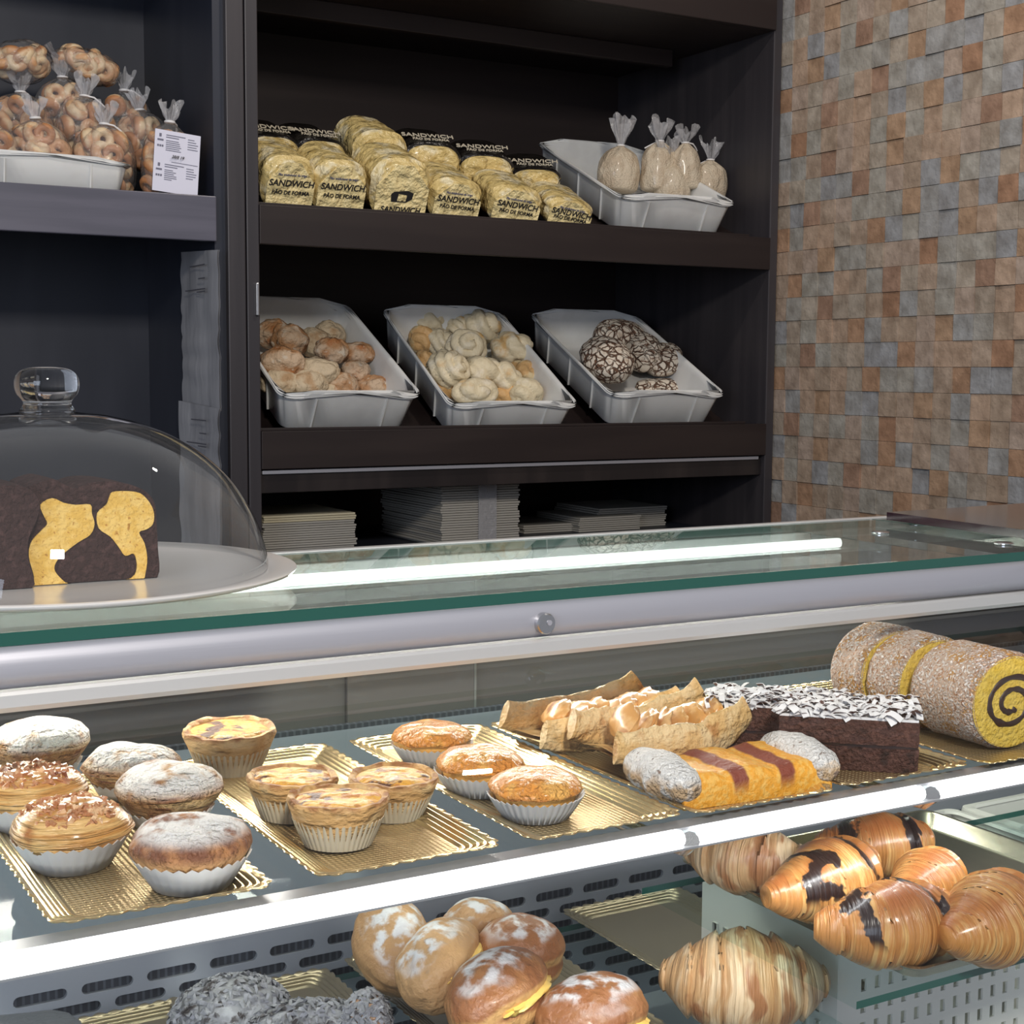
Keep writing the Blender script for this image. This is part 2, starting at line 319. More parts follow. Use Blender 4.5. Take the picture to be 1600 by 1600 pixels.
def sweep(pts, radii, n=16, flat=(1, 1), ridge=None, upv=Vector((0, 0, 1))):
    """tube through pts; flat scales (side, up); ridge(u, v) multiplies the radius"""
    V, F, UV = [], [], []; N = len(pts); pts = [Vector(p) for p in pts]
    for j, p in enumerate(pts):
        t = (pts[min(j+1, N-1)]-pts[max(j-1, 0)]).normalized(); s = t.cross(upv)
        s = s.normalized() if s.length > 1e-4 else Vector((1, 0, 0)); u = s.cross(t)
        for i in range(n):
            a = 2*PI*i/n-PI/2; k = radii[j]*(ridge(j/(N-1), i/n) if ridge else 1)
            V.append(p + s*cos(a)*k*flat[0] + u*sin(a)*k*flat[1]); UV.append((j/(N-1), i/n))
    for j in range(N-1):
        for i in range(n):
            k = (i+1) % n; F.append((j*n+i, j*n+k, (j+1)*n+k, (j+1)*n+i))
    F.append(tuple(reversed(range(n)))); F.append(tuple(range((N-1)*n, N*n)))
    return V, F, UV
def blob(rx, ry, rz, nu=40, nv=24, fn=None, seed=0, amp=.06, freq=2.2, flatb=None, pw=1):
    """bumpy ellipsoid resting at z=0 (centre height rz or cut by flatb)"""
    V, F, UV = [], [], []; o = Vector((seed*7.3, seed*3.1, seed*1.7))
    for j in range(nv+1):
        ph = PI*j/nv
        for i in range(nu):
            th = 2*PI*i/nu; d = Vector((sin(ph)*cos(th), sin(ph)*sin(th), -cos(ph)))
            k = 1 + amp*noise.noise(d*freq+o) + amp*.4*noise.noise(d*freq*3+o)
            if fn: k *= fn(d, th, ph)
            x, y, z = d.x*k*rx, d.y*k*ry, d.z*k*rz
            if flatb is not None: z = max(z, -rz*flatb)
            V.append(Vector((x, y, z + (rz if flatb is None else rz*flatb)))); UV.append((i/nu, j/nv))
    for j in range(nv):
        for i in range(nu):
            k = (i+1) % nu
            if j == 0: 
                F.append((j*nu+i, (j+1)*nu+k, (j+1)*nu+i)) 
            elif j == nv-1: F.append((j*nu+i, j*nu+k, (j+1)*nu+i))
            else: F.append((j*nu+i, j*nu+k, (j+1)*nu+k, (j+1)*nu+i))
    return V, F, UV
def extrude(poly, d, axis='y', o=0):
    """closed 2-D outline (a, z) extruded along y (or x) from o to o+d"""
    n = len(poly); P = (lambda a, z, t: (a, t, z)) if axis == 'y' else (lambda a, z, t: (t, a, z))
    V = [P(a, z, o) for a, z in poly] + [P(a, z, o+d) for a, z in poly]
    return V, [tuple(range(n)), tuple(reversed(range(n, 2*n)))] + [(i, i+n, (i+1) % n+n, (i+1) % n) for i in range(n)]
def text(body, size, m, parent, loc, rot, name='lettering', shear=0, align='CENTER', ext=.0006, sx=1):
    c = bpy.data.curves.new('t', 'FONT'); c.body = body; c.size = size; c.align_x = align; c.extrude = ext; c.shear = shear; c.offset = size*.012
    o = bpy.data.objects.new('t', c); COL.objects.link(o); bpy.context.view_layer.update()
    me = bpy.data.meshes.new_from_object(o.evaluated_get(bpy.context.evaluated_depsgraph_get())); bpy.data.objects.remove(o); bpy.data.curves.remove(c)
    me.materials.clear(); me.materials.append(m)
    for v in me.vertices: v.co.x *= sx
    r = bpy.data.objects.new(name, me); COL.objects.link(r); r.location = loc; r.rotation_euler = rot; r.parent = parent
    return r
def rrect(hx, hy, r, n=6):
    out = []
    for cx, cy, a0 in ((hx-r, hy-r, 0), (-hx+r, hy-r, PI/2), (-hx+r, -hy+r, PI), (hx-r, -hy+r, 1.5*PI)):
        for i in range(n+1): a = a0+PI/2*i/n; out.append((cx+r*cos(a), cy+r*sin(a)))
    return out
def rings(rs, close0=True, close1=True):
    V, F = [], []; n = len(rs[0])
    for r in rs: V += [Vector(p) for p in r]
    for j in range(len(rs)-1):
        for i in range(n): k = (i+1) % n; F.append((j*n+i, j*n+k, (j+1)*n+k, (j+1)*n+i))
    if close0: F.append(tuple(reversed(range(n))))
    if close1: F.append(tuple(range((len(rs)-1)*n, len(rs)*n)))
    return V, F

# ------------------------------------------------------------------ the room
tag(mesh('floor', box(-3, 2.4, -2, 3.6, -.05, 0), FLOORM), kind='structure')
tag(mesh('wall_back', box(-3, 2.4, 3.42, 3.55, 0, 3.1), WOOD), kind='structure')
# mosaic wall: every tile stands out a little differently
def mosaic():
    rnd = random.Random(4); X = 2.275; py, pz = .0510, .0527; oy, oz = -.3958*py, .232*pz
    orange = {0: (43, 48), 1: (46, 50), 2: (41, 46), 3: (39, 44), 4: (42, 47), 5: (40, 45)}
    V, F, C = [], [], []
    pal = [(.40, .30, .225), (.43, .31, .225), (.37, .30, .235), (.36, .335, .29), (.34, .32, .285), (.33, .325, .315), (.31, .31, .315), (.45, .32, .23), (.38, .285, .21), (.39, .33, .265), (.41, .315, .25)]
    for iz in range(0, 60):
        for iy in range(16, 68):
            s = orange[iz % 6]; org = any((iy-k) % 11 == 0 for k in s)
            c = rnd.choice([(.39, .235, .145), (.36, .205, .125), (.40, .26, .165), (.34, .21, .145)]) if org else rnd.choice(pal)
            t = rnd.uniform(0, .005); y0 = iy*py+oy-py/2+.0004; y1 = y0+py-.0008; z0 = iz*pz+oz-pz/2+.0004; z1 = z0+pz-.0008
            n = len(V); a = rnd.uniform(-.001, .001); b = rnd.uniform(-.001, .001)
            V += [(X-t-.004+a, y0, z0), (X-t-.004+b, y1, z0), (X-t-.004-a, y1, z1), (X-t-.004-b, y0, z1), (X, y0, z0), (X, y1, z0), (X, y1, z1), (X, y0, z1)]
            for q in ((3, 2, 1, 0), (0, 1, 5, 4), (1, 2, 6, 5), (2, 3, 7, 6), (3, 0, 4, 7)): F.append(tuple(n+i for i in q)); C.append(c)
    n = len(V); V += [(X-.001, .5, 0), (X-.001, 3.45, 0), (X-.001, 3.45, 3.15), (X-.001, .5, 3.15), (X+.1, .5, 0), (X+.1, 3.45, 0), (X+.1, 3.45, 3.15), (X+.1, .5, 3.15)]
    for q in ((3, 2, 1, 0), (4, 5, 6, 7), (0, 1, 5, 4), (2, 3, 7, 6), (0, 3, 7, 4), (1, 2, 6, 5)): F.append(tuple(n+i for i in q)); C.append((.30, .25, .2))
    m = mat('mosaic_stone', (.4, .3, .25), .62, 0, bump=[(.0007, [('noise', 60, .35, .65, 6)])])
    T = NT(m.node_tree); b = T.n['Principled BSDF']; at = T.new('ShaderNodeAttribute'); at.attribute_name = 'tile'
    mx = T.new('ShaderNodeMix', data_type='RGBA', blend_type='MULTIPLY'); T.l.new(at.outputs['Color'], mx.inputs[6])
    rr = T.new('ShaderNodeValToRGB'); rr.color_ramp.elements[0].color = (.74, .72, .70, 1); rr.color_ramp.elements[1].color = (1.18, 1.2, 1.22, 1)
    rr.color_ramp.elements[0].position = .35; rr.color_ramp.elements[1].position = .7
    T.l.new(T.raw('noise', 28, 0, 1, 7), rr.inputs[0]); T.l.new(rr.outputs[0], mx.inputs[7]); mx.inputs[0].default_value = 1; T.l.new(mx.outputs[2], b.inputs['Base Color'])
    me = bpy.data.meshes.new('wall_right'); me.from_pydata(V, [], F); me.materials.append(m)
    ca = me.attributes.new('tile', 'FLOAT_COLOR', 'FACE')
    for i, c in enumerate(C): ca.data[i].color = (*c, 1)
    o = bpy.data.objects.new('wall_right', me); COL.objects.link(o); tag(o, kind='structure')
mosaic()

# ------------------------------------------------------------------ shelving
YC = 2.7; TILT = R(26)
cab = thing('bread_shelving', 'tall dark wood shelving unit with tilted bread shelves beside the mosaic wall', 'shelving', (1.62, YC, 0))
def cpart(name, vf, m, **k):
    o = mesh(name, vf, m, cab, smooth=False, **k); o.location = (-1.62, -YC, 0); return o
cpart('side_panel', box(.975, 1.0, YC-.012, 3.4, 0, 3.0, .002), POST)
cpart('side_panel', box(2.238, 2.262, YC-.012, 3.4, 0, 3.0, .002), POST)
cpart('back_panel', box(1.0, 2.238, 3.32, 3.34, 0, 3.0), WOODW)
cpart('top_board', cat_vf(box(1.0, 2.238, YC, 3.32, 2.275, 2.30, .002), box(1.0, 2.238, 2.68, YC, 2.275, 2.40, .002), box(1.0, 2.16, 2.97, 2.99, 2.235, 2.275, .002)), WOODW)
TU = R(22.4)
def tiltshelf(zt, zb, drop, TILT=TILT, ytop=3.25):
    # board rising to the rear behind an upright front lip
    L = (ytop-YC)/cos(TILT); brd = xf(box(1.002, 2.236, 0, L, -.018, 0), Matrix.Translation((0, YC, zt-drop)) @ Matrix.Rotation(TILT, 4, 'X'))
    cpart('shelf_board', brd, WOODW)
    cpart('shelf_lip', cat_vf(box(1.0, 2.238, YC-.015, YC, zb, zt-.006, .001), box(1.0, 2.185, YC-.004, YC+.004, zt-.006, zt, .001)), WOODW)
tiltshelf(1.816, 1.737, .034, TU); tiltshelf(1.388, 1.309, .075)
cpart('fixed_shelf', box(1.0, 2.236, YC+.0, 3.32, 1.262, 1.298, .001), WOOD)
cpart('metal_strip', box(1.004, 2.225, YC-.006, YC+.02, 1.2985, 1.306, .001), ALU)
cpart('lower_shelf', box(1.0, 2.236, YC+.03, 3.32, 1.10, 1.12, .001), WOODB)
cpart('lower_door', box(1.0, 2.238, YC-.01, YC+.01, .08, 1.085, .002), WOOD)
cpart('lock_plate', box(.990, .9955, YC-.020, YC-.008, 1.602, 1.663, .001), STEEL)
lcab = thing('side_shelving', 'dark shelving unit at the left with cool reflected light coloured into its shelf front', 'shelving', (.6, YC, 0))
def lpart(name, vf, m):
    o = mesh(name, vf, m, lcab, smooth=False); o.location = (-.6, -YC, 0); return o
lpart('side_panel', box(.938, .9725, YC-.012, 3.4, 0, 3.0, .002), POST)
lpart('side_panel', box(.917, .938, YC+.002, 3.14, 0, 3.0), WOODB)
lpart('back_panel', box(-.6, .938, 3.14, 3.16, 0, 3.0), WOODB)
lpart('shelf_board', box(-.6, .916, YC, 3.14, 1.79, 1.815), WOODB)
lpart('shelf_front', box(-.6, .916, YC-.014, YC, 1.737, 1.82, .002), FASCIA)
lpart('top_board', box(-.6, .938, YC-.01, 3.14, 2.30, 2.34, .002), WOODB)

# ------------------------------------------------------------------ display case
X0, X1 = -.35, 1.62
case = thing('pastry_display_case', 'glass pastry display case with aluminium front rail and lit shelves', 'display case', (.5, 1.0, 0))
def kpart(name, vf, m, smooth=False, label=None, parent=None):
    o = mesh(name, vf, m, parent or case, smooth=smooth)
    if parent is None: o.location = (-.5, -1.0, 0)
    if label: o['label'] = label
    return o
def slab(x0, x1, y0, y1, z0, z1, mface, medge, name):
    V, F = box(x0, x1, y0, y1, z0, z1); o = kpart(name, (V, F), [mface, medge])
    for p in o.data.polygons:
        if abs(p.normal.y) > .5: p.material_index = 1
    return o
slab(X0, 1.262, 1.004, 1.318, 1.316, 1.325, TOPGLASS, EDGE, 'top_glass')
slab(1.266, X1, 1.004, 1.318, 1.316, 1.325, TOPGLASS, EDGE, 'top_glass')
kpart('front_rail', extrude([(1.014, 1.3155), (1.003, 1.3155), (.9995, 1.312), (.9975, 1.305), (.997, 1.298), (.9985, 1.292), (1.002, 1.2875), (1.008, 1.2868), (1.014, 1.290)], X1-X0, 'x', X0), ALU, True)
kpart('lower_rail', extrude([(1.012, 1.2862), (.9985, 1.2862), (.997, 1.284), (.9965, 1.276), (.998, 1.2725), (1.012, 1.2725)], X1-X0, 'x', X0), ALUW)
kpart('back_rail', cat_vf(box(X0, X1, 1.313, 1.335, 1.292, 1.315, .001), box(X0, X1, 1.3185, 1.330, 1.3152, 1.3265, .001)), ALUW)
b = ony(851, 974, .995)
kpart('rail_button', xf(lathe([(.0001, .0), (.0085, 0), (.0085, .006), (.0075, .0075), (.0001, .0075)], 28), Matrix.Translation((b.x, .9985, b.z)) @ Matrix.Rotation(PI/2, 4, 'X')), STEEL, False)
kpart('rail_button', xf(lathe([(.0001, .0), (.0022, 0), (.0022, .001), (.0001, .001)], 16), Matrix.Translation((b.x+.002, .9911, b.z+.001)) @ Matrix.Rotation(PI/2, 4, 'X')), ALU, False)
# curved front pane
def pane():
    C = [(.990, 1.2725), (.90, 1.243), (.825, 1.208), (.772, 1.155), (.742, 1.08), (.728, .98), (.722, .84)]
    pts = []
    for i in range(len(C)-1):
        p0, p1, p2, p3 = C[max(i-1, 0)], C[i], C[i+1], C[min(i+2, len(C)-1)]
        for k in range(6):
            t = k/6; f = lambda a: .5*((2*p1[a]) + (-p0[a]+p2[a])*t + (2*p0[a]-5*p1[a]+4*p2[a]-p3[a])*t*t + (-p0[a]+3*p1[a]-3*p2[a]+p3[a])*t**3)
            pts.append((f(0), f(1)))
    pts.append(C[-1]); n = len(pts); V = [(X0, y, z) for y, z in pts] + [(X1, y, z) for y, z in pts]
    return V, [(i, i+1, i+1+n, i+n) for i in range(n-1)]
kpart('front_glass', pane(), GLASS, True)
# rear doors
for x0, x1, y in ((X0, .605, 1.352), (.588, .735, 1.343), (.722, 1.30, 1.352), (1.29, X1, 1.343)):
    o = kpart('sliding_door', box(x0, x1, y, y+.005, .82, 1.292), DOORGLASS)
    kpart('door_edge', box(x1-.0025, x1, y-.001, y+.0055, .82, 1.292), mat('pale_glass_edge', (.30, .30, .28), .3), parent=o)
# shelves
kpart('upper_shelf', box(X0, X1, .849, 1.30, 1.158, 1.166), SHELFGLASS)
kpart('shelf_rail', cat_vf(box(X0, X1, .8475, .866, 1.1662, 1.1676), box(X0, X1, .8370, .858, 1.1553, 1.1568), box(X0, X1, .8560, .8575, 1.1568, 1.1662), box(X0, X1, .8475, .8490, 1.1676, 1.1684)), mat('grey_rail', (.40, .41, .44), .35, .4))
for x0, x1 in ((X0, .632), (.650, .872), (.895, X1)):
    kpart('light_tube', xf(sweep([(x0+(x1-x0)*i/8, .8432, 1.1627) for i in range(9)], [.0057]*9, 12), Matrix()), LED, True)
kpart('top_light_strip', sweep([(X0+(1.175-X0)*i/8, 1.276, 1.3055) for i in range(9)], [.0055]*9, 12), LED, True)
kpart('top_light_housing', cat_vf(box(X0, 1.24, 1.262, 1.312, 1.296, 1.2995)), mat('brushed_housing', (.62, .64, .64), .35, .7, bump=[(.001, [('noise', 90, .3, .7)])]))
rndl = random.Random(2)
for x in (.640, .884):
    kpart('shelf_bracket', sweep([(x, .842, 1.160), (x+.004, .855, 1.150), (x+.006, .90, 1.146), (x+.006, 1.284, 1.146)], [.007, .0065, .006, .006], 10), STEEL, True)
slab(.752, X1, .784, 1.06, 1.030, 1.036, SHELFGLASS, EDGE, 'middle_shelf')
slab(X0, .872, .80, 1.235, .930, .936, SHELFGLASS, EDGE, 'lower_shelf')
# slotted panel
ZROW = .9485
def slotted():
    bm = bmesh.new(); y = 1.288; rows = []
    V, F = [], []
    px, pz, L, h = .0590, .0174, .0465, .0100
    xa, xb, z0, z1 = X0, 1.62, .80, 1.155; zrow0 = ZROW
    nr = 8; NC = int((xb-xa)/px)
    def quad(a, b_, c, d):
        n = len(V); V.extend([(a, y, c), (b_, y, c), (b_, y, d), (a, y, d)]); F.append((n, n+1, n+2, n+3))
    quad(xa, xb, zrow0+pz/2, z1)
    zb = zrow0-(nr-1)*pz-pz/2; quad(xa, xb, z0, zb)
    for r in range(nr):
        zc = zrow0-r*pz; off = (0 if r % 2 == 0 else px/2)+.030
        for c in range(-1, NC+1):
            cx = xa+off+c*px
            if cx+px/2 > X1 or cx-px/2 < X0-.03: continue
            A = [(cx-px/2, zc-pz/2), (cx+px/2, zc-pz/2), (cx+px/2, zc+pz/2), (cx-px/2, zc+pz/2)]
            S2 = [(cx+(L/2-h/2)+h/2*cos(a), zc+h/2*sin(a)) for a in [(-PI/2+PI*i/6) for i in range(7)]] + [(cx-(L/2-h/2)+h/2*cos(a), zc+h/2*sin(a)) for a in [(PI/2+PI*i/6) for i in range(7)]]
            n = len(V); V.extend([(a, y, b_) for a, b_ in A+S2]); V.extend([(a, y+.004, b_) for a, b_ in S2])
            s = n+4
            F.append((n+1, n+2)+tuple(s+i for i in range(6, -1, -1))); F.append((n+3, n)+tuple(s+i for i in range(13, 6, -1)))
            F.append((n+0, n+1, s+0, s+13)); F.append((n+2, n+3, s+7, s+6))
            for i in range(14): k = (i+1) % 14; F.append((s+i, s+k, s+14+k, s+14+i))
    bm.free(); return V, F
kpart('slotted_panel', slotted(), GREYP)
kpart('panel_backing', box(X0, X1, 1.305, 1.312, .80, 1.155), mat('slot_shade', (.06, .065, .08), .5, 0, [((.12, .13, .16), [('wave', 'x', 140, .2, .8)])]))
kpart('case_floor', box(X0, X1, .67, 1.35, .80, .815), GREYP)
kpart('case_base', box(X0, X1, .70, 1.35, .05, .80, .004), GREYP)
kpart('end_glass', box(X1, X1+.006, .70, 1.34, .81, 1.31), GLASS)
for px_, py_ in ((1376, 832), (1433, 816), (1569, 849)):
    p = onz(px_, py_, 1.3262); kpart('glass_fixing', lathe([(.0001, 1.3255), (.010, 1.3255), (.010, 1.3268), (.0085, 1.3275), (.0001, 1.3275)], 24), STEEL, False).location = (p.x-.5, p.y-1.0, 0)
nb = thing('adjoining_counter', 'counter top with a dark burgundy edge behind the right end of the glass case', 'counter', (1.7, 1.5, 0))
def npart(n, vf, m): o = mesh(n, vf, m, nb, smooth=False); o.location = (-1.7, -1.5, 0)
npart('counter_top', extrude([(1.216, .90), (1.235, 1.262), (2.2, 1.31), (2.2, .90)], .009, 'y', 0), BURG)
nb.children[0].data.transform(Matrix(((1, 0, 0, 0), (0, 0, 1, 0), (0, 1, 0, 1.3305), (0, 0, 0, 1))))
npart('counter_body', box(1.64, 2.2, .92, 1.30, 0, 1.3305, .002), WOODB)

# ------------------------------------------------------------------ gold trays
def tray_vf(w_, l_, ridge=.0055, rim=.020, h=.008, n=10, amp=.0016):
    per = 2*(w_+l_); k = round(per/.0135); out = []
    def ring(ins, z, sc=0):
        base = rrect(w_/2-ins, l_/2-ins, max(.012-ins*.5, .002), 8); dense = []
        for a, b_ in zip(base, base[1:]+base[:1]):
            L = math.dist(a, b_); m = max(1, round(L/.0016)) if L > .02 else 1
            dense += [(a[0]+(b_[0]-a[0])*i/m, a[1]+(b_[1]-a[1])*i/m) for i in range(m)]
        return dense
    b0 = rrect(w_/2, l_/2, .012, 8); par = []
    for a, b_ in zip(b0, b0[1:]+b0[:1]):
        L = math.dist(a, b_); m = max(1, round(L/.0018)); par += [(a[0]+(b_[0]-a[0])*i/m, a[1]+(b_[1]-a[1])*i/m) for i in range(m)]
    acc = [0]
    for a, b_ in zip(par, par[1:]+par[:1]): acc.append(acc[-1]+math.dist(a, b_))
    tot = acc[-1]
    def rg(ins, z, sc):
        r = []
        for i, (x, y) in enumerate(par):
            fx, fy = (w_/2-ins)/(w_/2), (l_/2-ins)/(l_/2); ph = abs(sin(PI*k*acc[i]/tot)); d = 1 + sc*(ph-.6)*2/(w_+l_)*4
            r.append((x*fx*d, y*fy*d, z + (ph-.5)*sc*.35))
        return r
    R_ = [rg(0, h-.0012, amp), rg(-.0006, h-.0004, amp), rg(0, h, amp), rg(.0022, h-.0004, amp*.6)]
    ins = .004; z = h-.002
    while ins < rim:
        R_.append(rg(ins, z, 0)); R_.append(rg(ins+.0012, z+.0009, 0)); R_.append(rg(ins+.0024, z+.0008, 0)); ins += .0040; z -= (h-.002)/((rim-.004)/.0040)
    R_.append(rg(rim, .0008, 0)); R_.append(rg(rim+.001, .0007, 0))
    V, F = rings(R_, False, True)
    return V, F
def gold_tray(name, label, x0, x1, y0, y1, z, m=GOLD, mr=GOLDR, group='gold cardboard pastry trays', rot=0):
    o = mesh(name, tray_vf(x1-x0, y1-y0), [mr, m], None, ((x0+x1)/2, (y0+y1)/2, z), (0, 0, rot), True)
    o.data.polygons[len(o.data.polygons)-1].material_index = 1
    return tag(o, label, 'tray', group)
ZT = 1.1665
gold_tray('pastry_tray', 'gold scalloped tray at the far left holding the sugar-dusted pastries', .188, .327, .862, 1.182, ZT)
gold_tray('pastry_tray', 'gold scalloped tray holding the four custard tarts', .357, .494, .862, 1.182, ZT)
gold_tray('pastry_tray', 'gold scalloped tray holding three glazed orange cupcakes', .516, .648, .860, 1.180, ZT)
gold_tray('pastry_tray', 'gold scalloped tray holding apple puffs and the orange cake bar', .655, .793, .855, 1.175, ZT)
gold_tray('pastry_tray', 'gold scalloped tray under the two dark chocolate cake slices', .803, .945, .858, 1.178, ZT)
gold_tray('pastry_tray', 'gold scalloped tray under the coconut swiss roll slices', .955, 1.10, .850, 1.17, ZT)
ZP = ZT+.0009
# ------------------------------------------------------------------ cupcakes and tarts
def case_vf(r0, r1, h, n=44, amp=.03):
    N = n*4
    def fn(a, j, r, z):
        k = cos(n*a); return r*(1+amp*k*(.4+.6*z/h)), z + (.0012*k if z > h*.9 else 0)
    return lathe([(.0005, .0002), (r0*.7, .0002), (r0, .0006), ((r0+r1)/2*1.0, h*.5), (r1, h), (r1-.0012, h-.0002), (r0*.96, .0016), (.0005, .0016)], N, fn, False, False)
def wob(seed, amp=.04, f=2):
    o = Vector((seed*3.3, seed, 1))
    return lambda a: 1+amp*noise.noise(Vector((cos(a)*f, sin(a)*f, 0))+o)
def tart(label, p, scale, rot, seed):
    t = thing('custard_tart', label, 'custard tart', (p.x, p.y, ZP), (R(2)*sin(seed), R(2)*cos(seed*2), rot), 'custard tarts on the gold tray')
    mesh('paper_case', case_vf(.0225, .0300, .0185), PAPERB, t)
    w1, w2 = wob(seed, .10, 1.6), wob(seed+9, .16, 2.6)
    def fn(a, j, r, z):
        if 2 <= j <= 6: return r*w1(a)**.7, z+(.0022*(w2(a)-1)/.16 if j >= 3 else 0)
        return r, z
    mesh('pastry_crust', lathe([(.0225, .0022), (.0290, .016), (.0325, .0245), (.0345, .0295), (.0335, .0325), (.0305, .0325), (.0282, .0298), (.026, .028), (.001, .027)], 72, fn, True, True), CRUST, t)
    def fc(a, j, r, z): return r*(1+(w1(a)-1)*.7*(r/.03)), z+.0016*noise.noise(Vector((r*cos(a)*60, r*sin(a)*60, seed)))
    mesh('custard', lathe([(.0298, .0285), (.0285, .0305), (.024, .0318), (.018, .0322), (.012, .0318), (.006, .0322), (.0004, .032)], 60, fc, False, True), CUST, t)
    t.scale = (scale,)*3; return t
tart('custard tart standing at the back of its tray, one dark scorched spot', onz(359, 1203, ZP), 1.12, .4, 1)
tart('bright yellow custard tart left behind the front one', onz(455, 1276, ZP), 1.0, 2.2, 2)
tart('front custard tart with large burnt patch in the middle', onz(528, 1318, ZP), 1.06, 1.0, 3)
tart('custard tart at the right of its tray, nearest the orange cupcakes', onz(614, 1274, ZP), .98, 3.6, 4)
def orange_cup(label, p, seed, rot, s=1.0):
    t = thing('orange_cupcake', label, 'cupcake', (p.x, p.y, ZP), (0, 0, rot), 'glazed orange cupcakes')
    mesh('paper_case', case_vf(.0245, .0355, .0175, 40, .032), PAPER, t)
    w1 = wob(seed, .08, 1.3)
    mesh('sponge', lathe([(.022, .002), (.0285, .012), (.0315, .0215), (.030, .024), (.001, .024)], 48, lambda a, j, r, z: (r*w1(a), z)), QBODY, t)
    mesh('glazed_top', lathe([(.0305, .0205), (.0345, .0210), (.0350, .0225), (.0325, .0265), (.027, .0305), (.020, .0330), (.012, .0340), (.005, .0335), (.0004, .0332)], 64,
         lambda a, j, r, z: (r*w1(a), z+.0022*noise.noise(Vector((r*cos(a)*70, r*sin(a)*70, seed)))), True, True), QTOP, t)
    t.scale = (s,)*3; return t
orange_cup('glazed orange cupcake at the back of the three', onz(675, 1190, ZP), 1, .3, .98)
orange_cup('glazed orange cupcake in the middle of the three', onz(750, 1236, ZP), 5, 1.3, 1.02)
orange_cup('glazed orange cupcake in front, white fluted paper case fully in view', onz(837, 1275, ZP), 8, 2.3, 1.02)
def puff(label, p, seed, m, s=1.0, paper=True, nuts=False, tilt=0, name='sugared_puff', cat='puff pastry', grp='sugar dusted puffs', h=1.0, ph=.021):
    t = thing(name, label, cat, (p.x, p.y, ZP), (tilt, 0, seed), grp)
    if paper: mesh('paper_case', case_vf(.0245, .0245+.013*ph/.021, ph, 30, .016), PAPER, t)
    w1 = wob(seed, .07, 1.5)
    prof = [(.022, .002), (.028, .010), (.0345, .0170), (.0385, .0230), (.0372, .0270), (.0325, .0320), (.0255, .0352), (.017, .0370), (.008, .0375), (.0004, .0375)]
    mesh('pastry_body', lathe([(r, z*h) for r, z in prof], 72, lambda a, j, r, z: (r*w1(a)*(1+.02*noise.noise(Vector((a*3, z*300, seed)))), z+.0035*noise.noise(Vector((r*cos(a)*45, r*sin(a)*45, seed*2)))*(j > 3))), m, t)
    if nuts:
        rn = random.Random(int(seed*10)); parts = []
        for i in range(230):
            a = rn.random()*2*PI; r = .031*math.sqrt(rn.random()); z = (.0372-.0062*(r/.031)**3)*h
            M = Matrix.Translation((r*cos(a), r*sin(a), z+rn.uniform(-.0005, .0022))) @ Matrix.Rotation(rn.random()*6, 4, Vector((rn.random()-.5, rn.random()-.5, rn.random()-.5)).normalized())
            parts.append(xf(box(-.0024, .0024, -.0015, .0015, -.0008, .0008), M @ Matrix.Scale(rn.uniform(.6, 1.25), 4)))
        tag(mesh('nut_topping', cat_vf(*parts), NUT, t, smooth=False), kind='stuff')
    t.scale = (s,)*3; return t
puff('sugar-dusted round puff behind the others at the far left edge', onz(62, 1212, ZP), 1.3, PUFF, 1.06, h=1.15, ph=.012)
puff('sugar-dusted puff behind the middle, flat wide top with a pale crust', onz(207, 1240, ZP), 2.1, PUFF, 1.0, ph=.012)
puff('thickly sugared puff between the back puff and the front muffin', onz(264, 1285, ZP), 3.4, PUFF, 1.04, h=1.1, ph=.012)
puff('dark brown muffin under icing sugar at the front right of its tray', onz(300, 1382, ZP), 4.2, MUFS, 1.02, h=1.12, name='sugared_muffin', cat='muffin', grp=None)
puff('glazed nut-topped pastry cut off by the left edge', onz(50, 1292, ZP), 5.1, LAMI, 1.04, nuts=True, name='nut_pastry', grp='nut topped pastries', h=1.1)
puff('glazed nut-topped layered pastry in a white case, front left of its tray', onz(112, 1352, ZP), 6.4, LAMI, 1.03, nuts=True, name='nut_pastry', grp='nut topped pastries', h=1.1)

